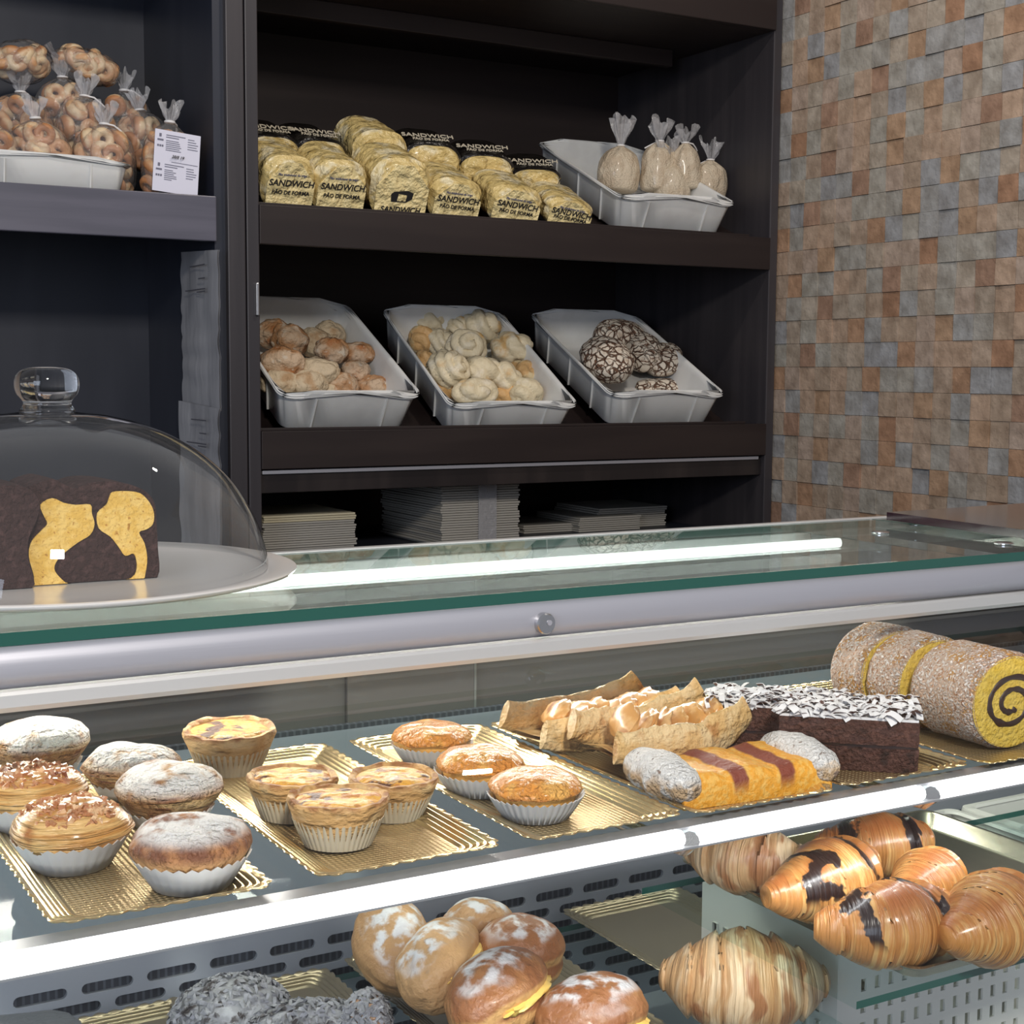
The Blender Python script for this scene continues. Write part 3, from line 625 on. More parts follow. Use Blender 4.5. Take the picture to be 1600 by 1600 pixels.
# ------------------------------------------------------------------ apple puffs
def apple_puff(label, p, rot, s, seed):
    t = thing('apple_puff', label, 'apple pastry', (p.x, p.y, ZP+.003), (0, 0, rot), 'apple puff pastries')
    L = .062; rn = random.Random(seed)
    bm = []
    V, F = [], []; nx, ny = 22, 10
    for j in range(ny+1):
        for i in range(nx+1):
            x = -L+2*L*i/nx; y = -.024+.048*j/ny
            V.append((x, y, .004+.003*noise.noise(Vector((x*40, y*40, seed)))+.010*(x/L)**2))
    for j in range(ny):
        for i in range(nx): a = j*(nx+1)+i; F.append((a, a+1, a+nx+2, a+nx+1))
    n = len(V); V += [(x, y, z-.003) for x, y, z in V]; F += [tuple(q+n for q in reversed(f)) for f in F[:nx*ny]]
    mesh('pastry_base', (V, F), PALEP, t)
    for sgn, up0, up1 in ((-1, .006, .020), (1, .012, .026)):
        pts, rad = [], []
        for i in range(25):
            u = i/24; x = -L*1.10+2.2*L*u
            y = sgn*(.029+.004*sin(u*PI)) + .004*noise.noise(Vector((u*3, seed, sgn)))
            z = .013 + up0*(1-u)**3 + up1*max(0, (u-.45)/.55)**2*.9 + .004*noise.noise(Vector((u*4, seed+3, sgn)))
            pts.append((x, y, z)); rad.append(.0125*(.45+.55*sin(PI*min(max(u, .06), .94))**.5))
        mesh('folded_edge', sweep(pts, rad, 24, (.50, 1.30), lambda u, v: 1+.20*noise.noise(Vector((u*6, cos(v*6.28)*1.2, sin(v*6.28)*1.2+seed)))+.10*noise.noise(Vector((u*22, cos(v*6.28)*3, seed)))), PALEP, t)
    for i in range(8):
        x = -.046+.0125*i+rn.uniform(-.003, .003); sl = blob(.019, .0050, .013, 20, 12, None, i+seed, .22, 2)
        mesh('apple_slice', xf(sl, Matrix.Translation((x, rn.uniform(-.003, .003), .013+.012*(x/L)**2)) @ Matrix.Rotation(R(rn.uniform(60, 95)), 4, 'Z') @ Matrix.Rotation(R(rn.uniform(35, 60)), 4, 'X')), APPLE, t)
    t.scale = s; return t
apple_puff('pale apple puff pastry lying at the back of its tray', onz(926, 1160, ZP), R(6), (1.14, 1.0, 1.1), 3)
apple_puff('pale apple puff with glossy apple slices and a raised pointed right corner', onz(1030, 1188, ZP), R(4), (1.05, 1.05, 1.25), 7)

# ------------------------------------------------------------------ orange cake bar
oc = thing('orange_cake_bar', 'orange cake bar with dark stripes and sugared coconut ends', 'cake', (.737, .918, ZP), (0, 0, R(-4)))
def bar():
    V, F, UV = [], [], []; nx, ny = 60, 16; hx, hy = .070, .040
    for j in range(ny+1):
        for i in range(nx+1):
            u = i/nx; v = j/ny; x = -hx+2*hx*u; y = -hy+2*hy*v
            e = min(1, (1-abs(2*v-1))*5)**.5; z = (.022+.004*abs(sin(3*PI*u+.4)))*(.72+.28*e)+.0012*noise.noise(Vector((x*90, y*90, 0)))
            V.append((x, y, z)); UV.append((u, v))
    for j in range(ny):
        for i in range(nx): a = j*(nx+1)+i; F.append((a, a+1, a+nx+2, a+nx+1))
    n = len(V)
    edge = [i for i in range(nx+1)] + [(j)*(nx+1)+nx for j in range(1, ny+1)] + [ny*(nx+1)+i for i in range(nx-1, -1, -1)] + [j*(nx+1) for j in range(ny-1, 0, -1)]
    for e in edge: V.append((V[e][0], V[e][1], 0)); UV.append(UV[e])
    m = len(edge)
    for i in range(m): k = (i+1) % m; F.append((edge[i], n+i, n+k, edge[k]))
    F.append(tuple(range(n, n+m)))
    return V, F, UV
mesh('sponge', bar(), OCAKE, oc)
for i, sx in enumerate((-1, 1)):
    pts = [(sx*.066, -.043+.086*k/20, .0175) for k in range(21)]
    mesh('coconut_ridge', sweep(pts, [.0215*(max(.05, sin(PI*(.03+.94*k/20)))**.35) for k in range(21)], 26, (.95, .86), lambda u, v: 1+.12*noise.noise(Vector((u*9, v*9, sx*3)))+.05*noise.noise(Vector((u*40, v*30, sx)))), COCO, oc)

# ------------------------------------------------------------------ chocolate cake slices
def choc(label, a, b, length, width, h, seed):
    d = (b-a); rot = math.atan2(d.y, d.x); t = thing('chocolate_cake_slice', label, 'cake', (a.x, a.y, ZP), (0, 0, rot), 'chocolate cake slices')
    def layer(z0, z1, ins, sd):
        V, F = [], []; nx, ny, nz = 36, 14, 6
        bm = bmesh.new(); bmesh.ops.create_cube(bm, size=1); bmesh.ops.subdivide_edges(bm, edges=bm.edges, cuts=14, use_grid_fill=True)
        for v in bm.verts:
            x, y, z = (v.co.x+.5)*length, (v.co.y+.5)*width, z0+(v.co.z+.5)*(z1-z0)
            k = .0012*noise.noise(Vector((x*120, y*120, z*120+sd))); v.co = (x+k+(ins if x > 0 else 0)*0, y+k*1.2, z+k*.4)
        bm.verts.index_update(); r = ([v.co.copy() for v in bm.verts], [tuple(v.index for v in f.verts) for f in bm.faces]); bm.free(); return r
    mesh('sponge_layer', layer(.0, h*.46, 0, seed), CHOC, t); mesh('sponge_layer', layer(h*.52, h, 0, seed+5), CHOC, t)
    mesh('filling', box(.001, length-.001, .0015, width-.001, h*.45, h*.53), CHOCF, t, smooth=False)
    rn = random.Random(seed); parts = []
    for i in range(300):
        x, y = rn.uniform(.000, length), rn.uniform(-.001, width)
        L_, w_ = rn.uniform(.008, .020), rn.uniform(.003, .0065); c = rn.uniform(.001, .004)
        P = []
        for q in range(5): 
            u = q/4-.5; P += [(u*L_, -w_/2, c*(1-4*u*u)), (u*L_, w_/2, c*(1-4*u*u)+.001*rn.random())]
        vf = (P+[(p[0], p[1], p[2]-.0005) for p in P], [(2*q, 2*q+2, 2*q+3, 2*q+1) for q in range(4)]+[(10+2*q, 11+2*q, 13+2*q, 12+2*q) for q in range(4)]+[(2*q, 10+2*q, 12+2*q, 2*q+2) for q in range(4)]+[(2*q+1, 2*q+3, 13+2*q, 11+2*q) for q in range(4)])
        M = Matrix.Translation((x, y, h+.001+rn.random()*.007+.003*noise.noise(Vector((x*50, y*50, seed))))) @ Matrix.Rotation(rn.random()*6.28, 4, 'Z') @ Matrix.Rotation(rn.uniform(-.6, .6), 4, 'X') @ Matrix.Rotation(rn.uniform(-.5, .5), 4, 'Y')
        parts.append(xf(vf, M))
    parts.append(box(.0005, length-.0005, .0005, width-.0005, h-.0005, h+.002))
    tag(mesh('chocolate_flakes', cat_vf(*parts), FLAKE, t), kind='stuff'); return t
HC = .0435; zt_ = ZP+HC
a1, b1 = onz(1217, 1118, zt_), onz(1437, 1130, zt_)
choc('dark two-layer chocolate cake slice in front, topped with sugared chocolate flakes', a1, b1, (b1-a1).length, .058, HC, 3)
a2, b2 = onz(1108, 1101, zt_), onz(1225, 1108, zt_)
choc('dark chocolate cake slice behind the front one, half hidden', a2, a2+(b2-a2).normalized()*.135, .118, .052, HC, 8)

# ------------------------------------------------------------------ swiss roll slices
def swiss(label, x, y0, y1, r, rot, seed, spiral=True, lean=0):
    t = thing('swiss_roll_slice', label, 'swiss roll', (x, y0, ZP), (0, 0, rot), 'coconut swiss roll slices'); n = 72; m = 16; V, F, UV = [], [], []
    L = y1-y0
    for j in range(m+1):
        y = L*j/m; k = 1-.10*max(0, 1-min(j, m-j)/2)**2
        for i in range(n):
            a = 2*PI*i/n; rr = r*k*(1+.03*noise.noise(Vector((cos(a)*2, sin(a)*2, y*20+seed)))+.018*noise.noise(Vector((cos(a)*14, sin(a)*14, y*280+seed))))
            V.append((rr*cos(a)*1.06, y, r*.93+rr*sin(a)*.95)); UV.append((i/n, j/m))
    for j in range(m):
        for i in range(n): k = (i+1) % n; F.append((j*n+i, j*n+k, (j+1)*n+k, (j+1)*n+i))
    mesh('coconut_coat', (V, F, UV), ROLLC, t)
    def disc(y, s):
        P = [(r*.925*cos(2*PI*i/n)*1.06, y, r*.93+r*.925*sin(2*PI*i/n)*.95) for i in range(n)]+[(0, y+s*.001, r*.93)]
        return P, [(i, (i+1) % n, n) for i in range(n)]
    mesh('sponge_core', cat_vf(disc(.0005, -1), disc(L-.0005, 1)), SPONGE, t)
    if spiral:
        pts = []; rad = []
        for i in range(120):
            u = i/119; a = -.9-u*4.1*PI*.95; q = r*(.16+.58*u)
            pts.append((q*cos(a)*1.0, -.0003, r*.90+q*sin(a)*.80)); rad.append(.0027*(1+.6*noise.noise(Vector((u*30, seed, 0)))))
        mesh('chocolate_spiral', sweep(pts, rad, 8, (1, .5), upv=Vector((0, 1, 0))), CHOCF, t)
    return t
swiss('front coconut swiss roll slice with its yellow spiral cut face showing', 1.030, .892, .972, .0465, R(-3), 1)
swiss('coconut swiss roll slice just behind the front one', 1.027, .978, 1.022, .0470, R(-3), 2, False)
swiss('rearmost coconut swiss roll slice, its rounded end towards the glass doors', 1.024, 1.0225, 1.068, .0480, R(-3), 3, False)

# ------------------------------------------------------------------ cake dome on the counter
dc = Vector((.269, 1.204, 1.3255))
pl = tag(mesh('cake_plate', lathe([(.001, .0), (.110, .0), (.116, .0012), (.150, .004), (.185, .0085), (.1945, .0115), (.1955, .0135), (.192, .0145), (.172, .0118), (.150, .0100), (.120, .0085), (.001, .0085)], 120), PORC, None, dc), 'white porcelain cake plate under the glass dome', 'plate')
zpl = dc.z+.0087
dm = thing('cake_dome', 'large clear glass cake dome with a round knob, covering marbled cake', 'cake dome', (dc.x, dc.y, dc.z+.0125))
prof = [(.1715, .0), (.1725, .004), (.1700, .018), (.1640, .036), (.1540, .056), (.1400, .075), (.1210, .0925), (.098, .107), (.072, .118), (.046, .1245), (.028, .1265), (.020, .1275)]
def cr(P, k=5):
    out = []
    for i in range(len(P)-1):
        p0, p1, p2, p3 = P[max(i-1, 0)], P[i], P[i+1], P[min(i+2, len(P)-1)]
        for q in range(k):
            t = q/k; out.append(tuple(.5*((2*p1[a])+(-p0[a]+p2[a])*t+(2*p0[a]-5*p1[a]+4*p2[a]-p3[a])*t*t+(-p0[a]+3*p1[a]-3*p2[a]+p3[a])*t**3) for a in (0, 1)))
    return out+[P[-1]]
mesh('glass_cover', lathe(cr(prof), 128, None, False, True), DOMEGLASS, dm)
mesh('knob', lathe(cr([(.0002, .1270), (.020, .1275), (.0205, .130), (.0185, .1335), (.0195, .137), (.0235, .142), (.0250, .149), (.0235, .156), (.018, .161), (.009, .1628), (.0002, .163)], 4), 64, None, True, True), KNOB, dm)

# marbled cake: outlines measured on its cut face
mk = thing('marbled_cake', 'dark marbled ring cake with a yellow crumb pattern on its cut face', 'cake', (0, 0, 0))
YF = 1.150
def face(pts, y=YF): return [(q.x, q.z) for q in (ony(a, b_, y) for a, b_ in pts)]
sc_ = 440/1328
def zoomed(pts): return [(x*sc_, 590+y*sc_) for x, y in pts]
right = zoomed([(745, 978), (748, 800), (742, 690), (735, 600), (700, 545), (640, 512), (560, 492), (480, 488), (420, 495), (350, 520), (300, 500), (250, 478), (190, 490), (130, 520), (100, 600), (110, 760), (110, 900), (105, 1030), (400, 1025), (600, 1000)])
fr = face(right); zb = zpl
fr = [(x, max(z, zb)) for x, z in fr]
lob = face([(16, 800), (20, 770), (40, 758), (58, 765), (70, 790), (72, 850), (70, 930), (-60, 940), (-60, 800), (-40, 765), (-10, 758)])
def smoothpoly(P, k=4): 
    out = []; n = len(P)
    for i in range(n):
        p0, p1, p2, p3 = P[i-1], P[i], P[(i+1) % n], P[(i+2) % n]
        for q in range(k):
            t = q/k; out.append(tuple(.5*((2*p1[a])+(-p0[a]+p2[a])*t+(2*p0[a]-5*p1[a]+4*p2[a]-p3[a])*t*t+(-p0[a]+3*p1[a]-3*p2[a]+p3[a])*t**3) for a in (0, 1)))
    return out
def rounded_extrude(P, d, y0, ins=.004):
    cx = sum(p[0] for p in P)/len(P); cz = sum(p[1] for p in P)/len(P)
    def rg(k, y): return [(cx+(a-cx)*k, y, max(zb, cz+(z-cz)*k)) for a, z in P]
    return rings([rg(.985, y0), rg(1, y0+.002), rg(1, y0+d*.5), rg(.98, y0+d-.01), rg(.93, y0+d)])
mesh('cake_body', rounded_extrude([(x, max(z, zb)) for x, z in smoothpoly(fr)], .085, YF), MCHOC, mk)
cb = mesh('cake_body', rounded_extrude([(x, max(z, zb)) for x, z in smoothpoly(face([(50, 925), (44, 870), (46, 840), (58, 812), (62, 785), (46, 764), (20, 757), (-10, 765), (-30, 800), (-40, 860), (-40, 930)], YF-.012))], .10, YF-.012), MCHOC, mk)
yl = [(190, 600), (245, 568), (300, 590), (360, 600), (425, 598), (432, 640), (445, 690), (425, 740), (370, 775), (310, 820), (270, 860), (255, 900), (275, 935), (320, 980), (325, 1015), (165, 1020), (160, 940), (140, 870), (135, 820), (150, 770), (190, 725), (222, 690), (205, 650)]
yr = [(530, 540), (590, 535), (660, 545), (705, 590), (725, 640), (720, 690), (690, 715), (655, 730), (680, 780), (693, 850), (685, 920), (665, 985), (600, 992), (598, 960), (635, 930), (645, 880), (630, 830), (590, 840), (560, 800), (520, 750), (465, 710), (458, 640), (500, 600), (515, 565)]
for P in (yl, yr):
    q = [(x, max(z, zb+.0005)) for x, z in smoothpoly(face(zoomed(P), YF-.0008), 3)]
    mesh('yellow_crumb', extrude(q, .004, 'y', YF-.0016), MARB, mk, smooth=False)

# ------------------------------------------------------------------ plastic bins
BA, BB, BH = .30, .457, .085
def bin_vf(a=BA, b_=BB, h=BH, ear=.011):
    def rg(ins, z, e=0, er=.0):
        P = rrect(a/2-ins, b_/2-ins, max(.030-ins*.3, .012), 10); out = []; dense = []
        for p, q in zip(P, P[1:]+P[:1]):
            L = math.dist(p, q); m = max(1, round(L/.012)); dense += [(p[0]+(q[0]-p[0])*i/m, p[1]+(q[1]-p[1])*i/m) for i in range(m)]
        for x, y in dense:
            k = 0
            if abs(abs(y)-(b_/2-ins)) < .004: t = (a/2-.045-abs(x))/.020; k = max(0, min(1, t)); k = k*k*(3-2*k)
            out.append((x+a/2, y+b_/2, z+k*e))
        return out
    t = .0028
    return rings([rg(.021, 0), rg(.017, .004), rg(.005, h-.012), rg(.0045, h-.009, ear), rg(-.001, h-.008, ear), rg(-.003, h-.005, ear), rg(-.002, h-.001, ear), rg(.001, h, ear), rg(.0045, h-.002, ear), rg(.0075, h-.006, ear), rg(.0085, h-.014), rg(.0195, .008), rg(.0245, t)])
def bin_at(label, X, Y, Z, th, ya, group='white bread bins on the shelves', parent=None):
    rot = (th, 0, ya); M = Matrix.Rotation(ya, 4, 'Z') @ Matrix.Rotation(th, 4, 'X'); o = Vector((X, Y, Z)) - M @ Vector((0, 0, BH))
    t = thing('bread_bin', label, 'plastic bin', o, rot, group)
    mesh('tub', bin_vf(), BINM, t)
    for x in (.075, BA-.075): mesh('rib', extrude([(.016, .003), (.0125, .003), (.002, BH-.010), (.006, BH-.010)], .003, 'x', x-.0015), BINM, t, smooth=False)
    for y in (.10, .22, .34):
        for sx in (0, 1):
            P = [(.0165, .003), (.0125, .003), (.0015, BH-.010), (.006, BH-.010)]
            if sx: P = [(BA-q, z) for q, z in P][::-1]
            r = extrude(P, .003, 'y', y); mesh('rib', r, BINM, t, smooth=False)
    return t, M, o
b1t, M1, o1 = bin_at('white plastic bin of floury rustic rolls, nearest the dark post', 1.047, 2.70, 1.450, R(26), R(-1.7))
b2t, M2, o2 = bin_at('white plastic bin of cream spiral rolls, middle of the lower shelf', 1.418, 2.70, 1.428, R(28), R(-4.1))
b3t, M3, o3 = bin_at('white plastic bin of cracked dark loaves at the right of the lower shelf', 1.815, 2.70, 1.450, R(25), R(-4.4))
b4t, M4, o4 = bin_at('white plastic bin of tied crumb bags on the upper shelf', 1.832, 2.70, 1.880, R(22.4), R(-5))
b5t, M5, o5 = bin_at('white plastic bin full of bagged bread rings on the left shelf', .468, 2.712, 1.8155+BH, 0, 0)
b5t.scale = (1, .9, .66)
def inbin(M, o, px, py, h): N = (M @ Vector((0, 0, 1))-M @ Vector((0, 0, 0))); return onplane(px, py, o+N*(.004+h), N)
# rolls: (px, py, centre height above the tub floor, half sizes, turn)
def roll(name, label, cat, grp, M, o, px, py, h, rx, ry, rz, turn, m, seed, fn=None, amp=.10, roll_=0):
    k_ = 1.0 if m is CRACK else 1.12; rx, ry, rz = rx*k_, ry*k_, rz*k_; c = inbin(M, o, px, py, h); vf = blob(rx, ry, rz, 44, 26, fn, seed, amp, 1.8); vf = xf(vf, Matrix.Translation((0, 0, -rz)))
    ob = mesh(name, vf, m, None, c, (R(20)+roll_, 0, turn)); return tag(ob, label, cat, grp)
G1 = 'rustic rolls in the left bin'
for i, (px, py, h, rx, ry, rz, tn, m, lb) in enumerate([
    (428, 522, .050, .036, .032, .030, .3, BUNR, 'brown crusty roll tucked against the dark post at the back'),
    (452, 532, .066, .040, .034, .032, .8, BUNR, 'shiny reddish-brown roll at the back left of the bin'),
    (490, 535, .036, .036, .036, .028, .1, BUNP, 'pale floury roll behind the middle, right of the reddish roll'),
    (515, 522, .036, .034, .030, .026, .5, BUNP, 'pale round roll highest at the back of the left bin'),
    (518, 548, .060, .034, .030, .026, .2, BUNR, 'creased floury roll in the middle of the left bin'),
    (556, 552, .052, .038, .024, .022, -.35, BUNR, 'split orange-brown roll touching the bin side'),
    (440, 566, .072, .042, .028, .028, -.5, BUNR, 'brown floured roll in front of the shiny reddish one'),
    (492, 582, .050, .046, .032, .028, -.4, BUNP, 'large pale rosy roll in the centre of the left bin'),
    (556, 580, .034, .030, .026, .022, .3, BUNR, 'small pinkish-brown roll lying right of the centre'),
    (436, 600, .040, .036, .028, .026, -.2, BUNP, 'pale roll in the front left corner beside the post'),
    (480, 600, .042, .040, .026, .024, .2, BUNP, 'whitish floured roll in the front row'),
    (535, 603, .026, .036, .026, .024, .5, BUNR, 'orange-streaked roll low in the front row'),
    (582, 604, .018, .032, .026, .022, -.6, BUNR, 'folded roll at the front right of the left bin'),
    (510, 610, .018, .034, .024, .020, 0, BUNP, 'roll just showing over the front rim of the left bin')]):
    roll('rustic_roll', lb, 'bread roll', G1, M1, o1, px, py, h, rx, ry, rz, tn, m, i+1, None, .16)
def shellfn(k, ax, tw=0):
    def f(d, th, ph):
        v = Vector((cos(tw), sin(tw)*.6, .5)).normalized() if ax else Vector((0, -.8, .6)).normalized()
        e1 = v.orthogonal().normalized(); e2 = v.cross(e1); c = math.acos(max(-1, min(1, d.dot(v)))); a = math.atan2(d.dot(e2), d.dot(e1))
        s = (c/PI*k + a/(2*PI)) % 1; return .87+.22*math.sin(min(s, .90)/.90*PI)**.6
    return f
G2 = 'spiral rolls in the middle bin'
for i, (px, py, h, rx, ry, rz, tn, m, kk, ax, lb) in enumerate([
    (670, 502, .045, .038, .030, .030, .2, SHELLB, 4, 1, 'snail-shaped cream roll at the back left with a clear coil on top'),
    (659, 530, .040, .024, .028, .028, .4, SHELLT, 3, 1, 'toasted golden roll against the left wall of the middle bin'),
    (688, 535, .044, .028, .036, .026, .6, SHELLB, 5, 0, 'ribbed cream roll between the toasted one and the centre'),
    (718, 514, .044, .028, .024, .024, .1, SHELLB, 4, 1, 'small folded cream roll at the back centre'),
    (752, 512, .056, .036, .040, .036, .9, SHELLB, 4, 0, 'tall cream roll at the back of the pile'),
    (776, 510, .030, .026, .028, .028, .3, SHELLB, 3, 1, 'cream roll half hidden behind the tall one'),
    (728, 542, .072, .040, .036, .034, -.2, SHELLB, 5, 0, 'plump creased cream roll on top in the middle'),
    (800, 545, .056, .044, .036, .034, -.3, SHELLB, 3, 1, 'large cream roll with a toasted band at the right wall'),
    (700, 577, .066, .036, .044, .036, .4, SHELLB, 6, 0, 'strongly ringed cone-shaped roll at the left front'),
    (752, 580, .060, .044, .034, .030, .1, SHELLB, 3, 1, 'smooth cream roll with one fold in the centre front'),
    (784, 588, .050, .034, .040, .030, .7, SHELLB, 3, 0, 'cream roll with an open toasted crease right of centre'),
    (818, 585, .030, .034, .032, .028, .2, SHELLT, 3, 0, 'orange-brown roll beneath the large one at the right'),
    (662, 568, .036, .020, .026, .026, 0, SHELLT, 3, 1, 'golden roll peeping out by the left wall'),
    (742, 614, .050, .046, .028, .028, 0, SHELLB, 3, 0, 'wide cream roll resting on the front rim'),
    (695, 606, .024, .026, .026, .026, 0, SHELLT, 3, 1, 'low roll in the front left corner under the cone roll'),
    (822, 614, .036, .036, .030, .030, .3, SHELLB, 3, 1, 'cream roll with a toasted patch at the front right'),
    (790, 616, .020, .030, .026, .024, .3, SHELLT, 3, 1, 'toasted roll low between the two front ones')]):
    roll('spiral_roll', lb, 'bread roll', G2, M2, o2, px, py, h, rx, ry, rz, tn, m, i+21, shellfn(kk, ax, tn), .08)
G3 = 'cracked loaves in the right bin'
for i, (px, py, h, rx, ry, rz, tn, lb) in enumerate([
    (970, 528, .058, .096, .056, .046, .45, 'cracked flour-dusted loaf leaning at the back'),
    (948, 562, .084, .060, .092, .048, -.30, 'cracked dark loaf standing foremost, its crust like dry earth'),
    (1002, 550, .054, .052, .088, .042, -.45, 'cracked loaf in the middle, darker crust'),
    (1036, 562, .048, .048, .080, .034, -.75, 'cracked loaf at the right with a blunt end against the bin wall'),
    (1040, 604, .006, .088, .034, .018, .02, 'flat floury loaf lying low behind the front rim')]):
    roll('cracked_loaf', lb, 'loaf', G3, M3, o3, px, py, h, rx, ry, rz, tn, CRACK, i+51, None, .07)

# ------------------------------------------------------------------ tied bags
def bag_profile(h, r, neck=.0065, top=.045, flare=.022):
    return [(.001, 0), (r*.72, .001), (r*.92, h*.08), (r, h*.30), (r*.98, h*.55), (r*.80, h*.80), (r*.42, h*.94), (neck*1.3, h*1.0), (neck, h*1.02)], [(neck, h*1.02), (neck*1.2, h*1.03), (flare*.5, h*1.02+top*.30), (flare*.85, h*1.02+top*.65), (flare, h*1.02+top)]
def tied_bag(name, label, cat, grp, p, h, r, seed, film, body, flat=.85, rot=0, lean=0, top=.045, flare=.024, leany=0):
    t = thing(name, label, cat, p, (lean, leany, rot), grp); P1, P2 = bag_profile(h, r, top=top, flare=flare); P1 = cr(P1, 3) 
    def f1(a, j, rr, z):
        k = 1+.09*noise.noise(Vector((cos(a)*1.8, sin(a)*1.8, z*22+seed)))*min(1, rr/.02); q = max(0, z/h-.7)/.3; k += q*.13*sin(9*a+seed)+.03*noise.noise(Vector((cos(a)*6, sin(a)*6, z*60)))
        return rr*k, z
    V, F, U = lathe(P1, 56, f1, True, False); V = [(x, y*flat, z) for x, y, z in V]; mesh('bag_body', (V, F, U), body, t)
    def f2(a, j, rr, z):
        q = j/4; return rr*(1+.35*q*sin(5*a+seed)+.2*q*sin(11*a+seed*2)), z+.010*q*sin(3*a+seed)+.006*q*sin(7*a)
    V, F, U = lathe(P2, 56, f2, False, False); V = [(x, y*.55, z) for x, y, z in V]; mesh('gathered_top', (V, F, U), film, t)
    mesh('tie', lathe([(.0095, h*1.005), (.0105, h*1.015), (.0105, h*1.03), (.0095, h*1.038)], 20), TIE, t)
    tl = sweep([(0, -.008, h*1.02), (.012, -.013, h*1.01), (.026, -.014, h*1.0-.006), (.036, -.013, h-.012)], [.0018]*4, 8)
    mesh('tie_end', xf(tl, Matrix.Rotation(seed % 3, 4, 'Z') if seed % 2 else Matrix()), TIE, t)
    return t
G4 = 'tied crumb bags in the upper bin'
for i, (px, py, hh, h, r, lb, tp, ln) in enumerate([
    (965, 300, .016, .105, .052, 'clear bag of breadcrumbs at the left, with the tallest gathered top', .062, R(4)),
    (1028, 300, .030, .115, .046, 'clear bag of breadcrumbs behind, second gathered top from the left', .044, R(2)),
    (1070, 296, .045, .105, .040, 'clear bag of breadcrumbs mostly hidden behind the middle ones', .03, R(0)),
    (1052, 312, .020, .082, .046, 'squat bag of breadcrumbs in front, lowest of the five', .050, R(-8)),
    (1106, 318, .018, .100, .046, 'clear bag of breadcrumbs at the right end of the bin', .040, R(3))]):
    p = inbin(M4, o4, px, py, hh+.012); tied_bag('crumb_bag', lb, 'bag of crumbs', G4, p, h, r, i+1.5, FILMTOP, CRUMBS, .85, 0, 0, tp, .026, ln)
# bags of bread rings on the left shelf
def torus(Rr=.0100, r=.0062, n=20, m=10):
    V, F = [], []
    for i in range(n):
        a = 2*PI*i/n
        for j in range(m): b_ = 2*PI*j/m; q = Rr+r*cos(b_); V.append((q*cos(a), q*sin(a), r*1.25*sin(b_)))
    for i in range(n):
        for j in range(m): F.append((i*m+j, ((i+1) % n)*m+j, ((i+1) % n)*m+(j+1) % m, i*m+(j+1) % m))
    return V, F
ring0 = None
def rings_in(t, h, r, n, label, grp, seed):
    global ring0
    M = Matrix.LocRotScale(t.location, t.rotation_euler, None); rn = random.Random(seed); lev = max(2, round(h*.82/.027)); 
    for k in range(n):
        z = h*.10+(k % lev)*(h*.84/lev)+rn.uniform(-.003, .003); a = (k//lev)*2*PI/max(1, n//lev)+rn.uniform(-.3, .3)+(k % lev)*.5
        q = (r*.60 if z < h*.62 else r*.42); p = M @ Vector((q*cos(a), q*sin(a)*(.62 if 'labelled' in label else .85), z+.006)); s = rn.uniform(1.25, 1.6)
        rot = (rn.uniform(.3, 1.7), rn.uniform(-.8, .8), rn.random()*3)
        if ring0 is None:
            ob = ring0 = mesh('bread_ring', torus(), BRING, None, p, rot)
        else: ob = ring0.copy(); COL.objects.link(ob)
        ob.location = p; ob.rotation_euler = rot; ob.scale = (s, s, s); tag(ob, label, 'bread ring', grp)
G5 = 'bagged bread rings on the left shelf'
ZS = 1.8155
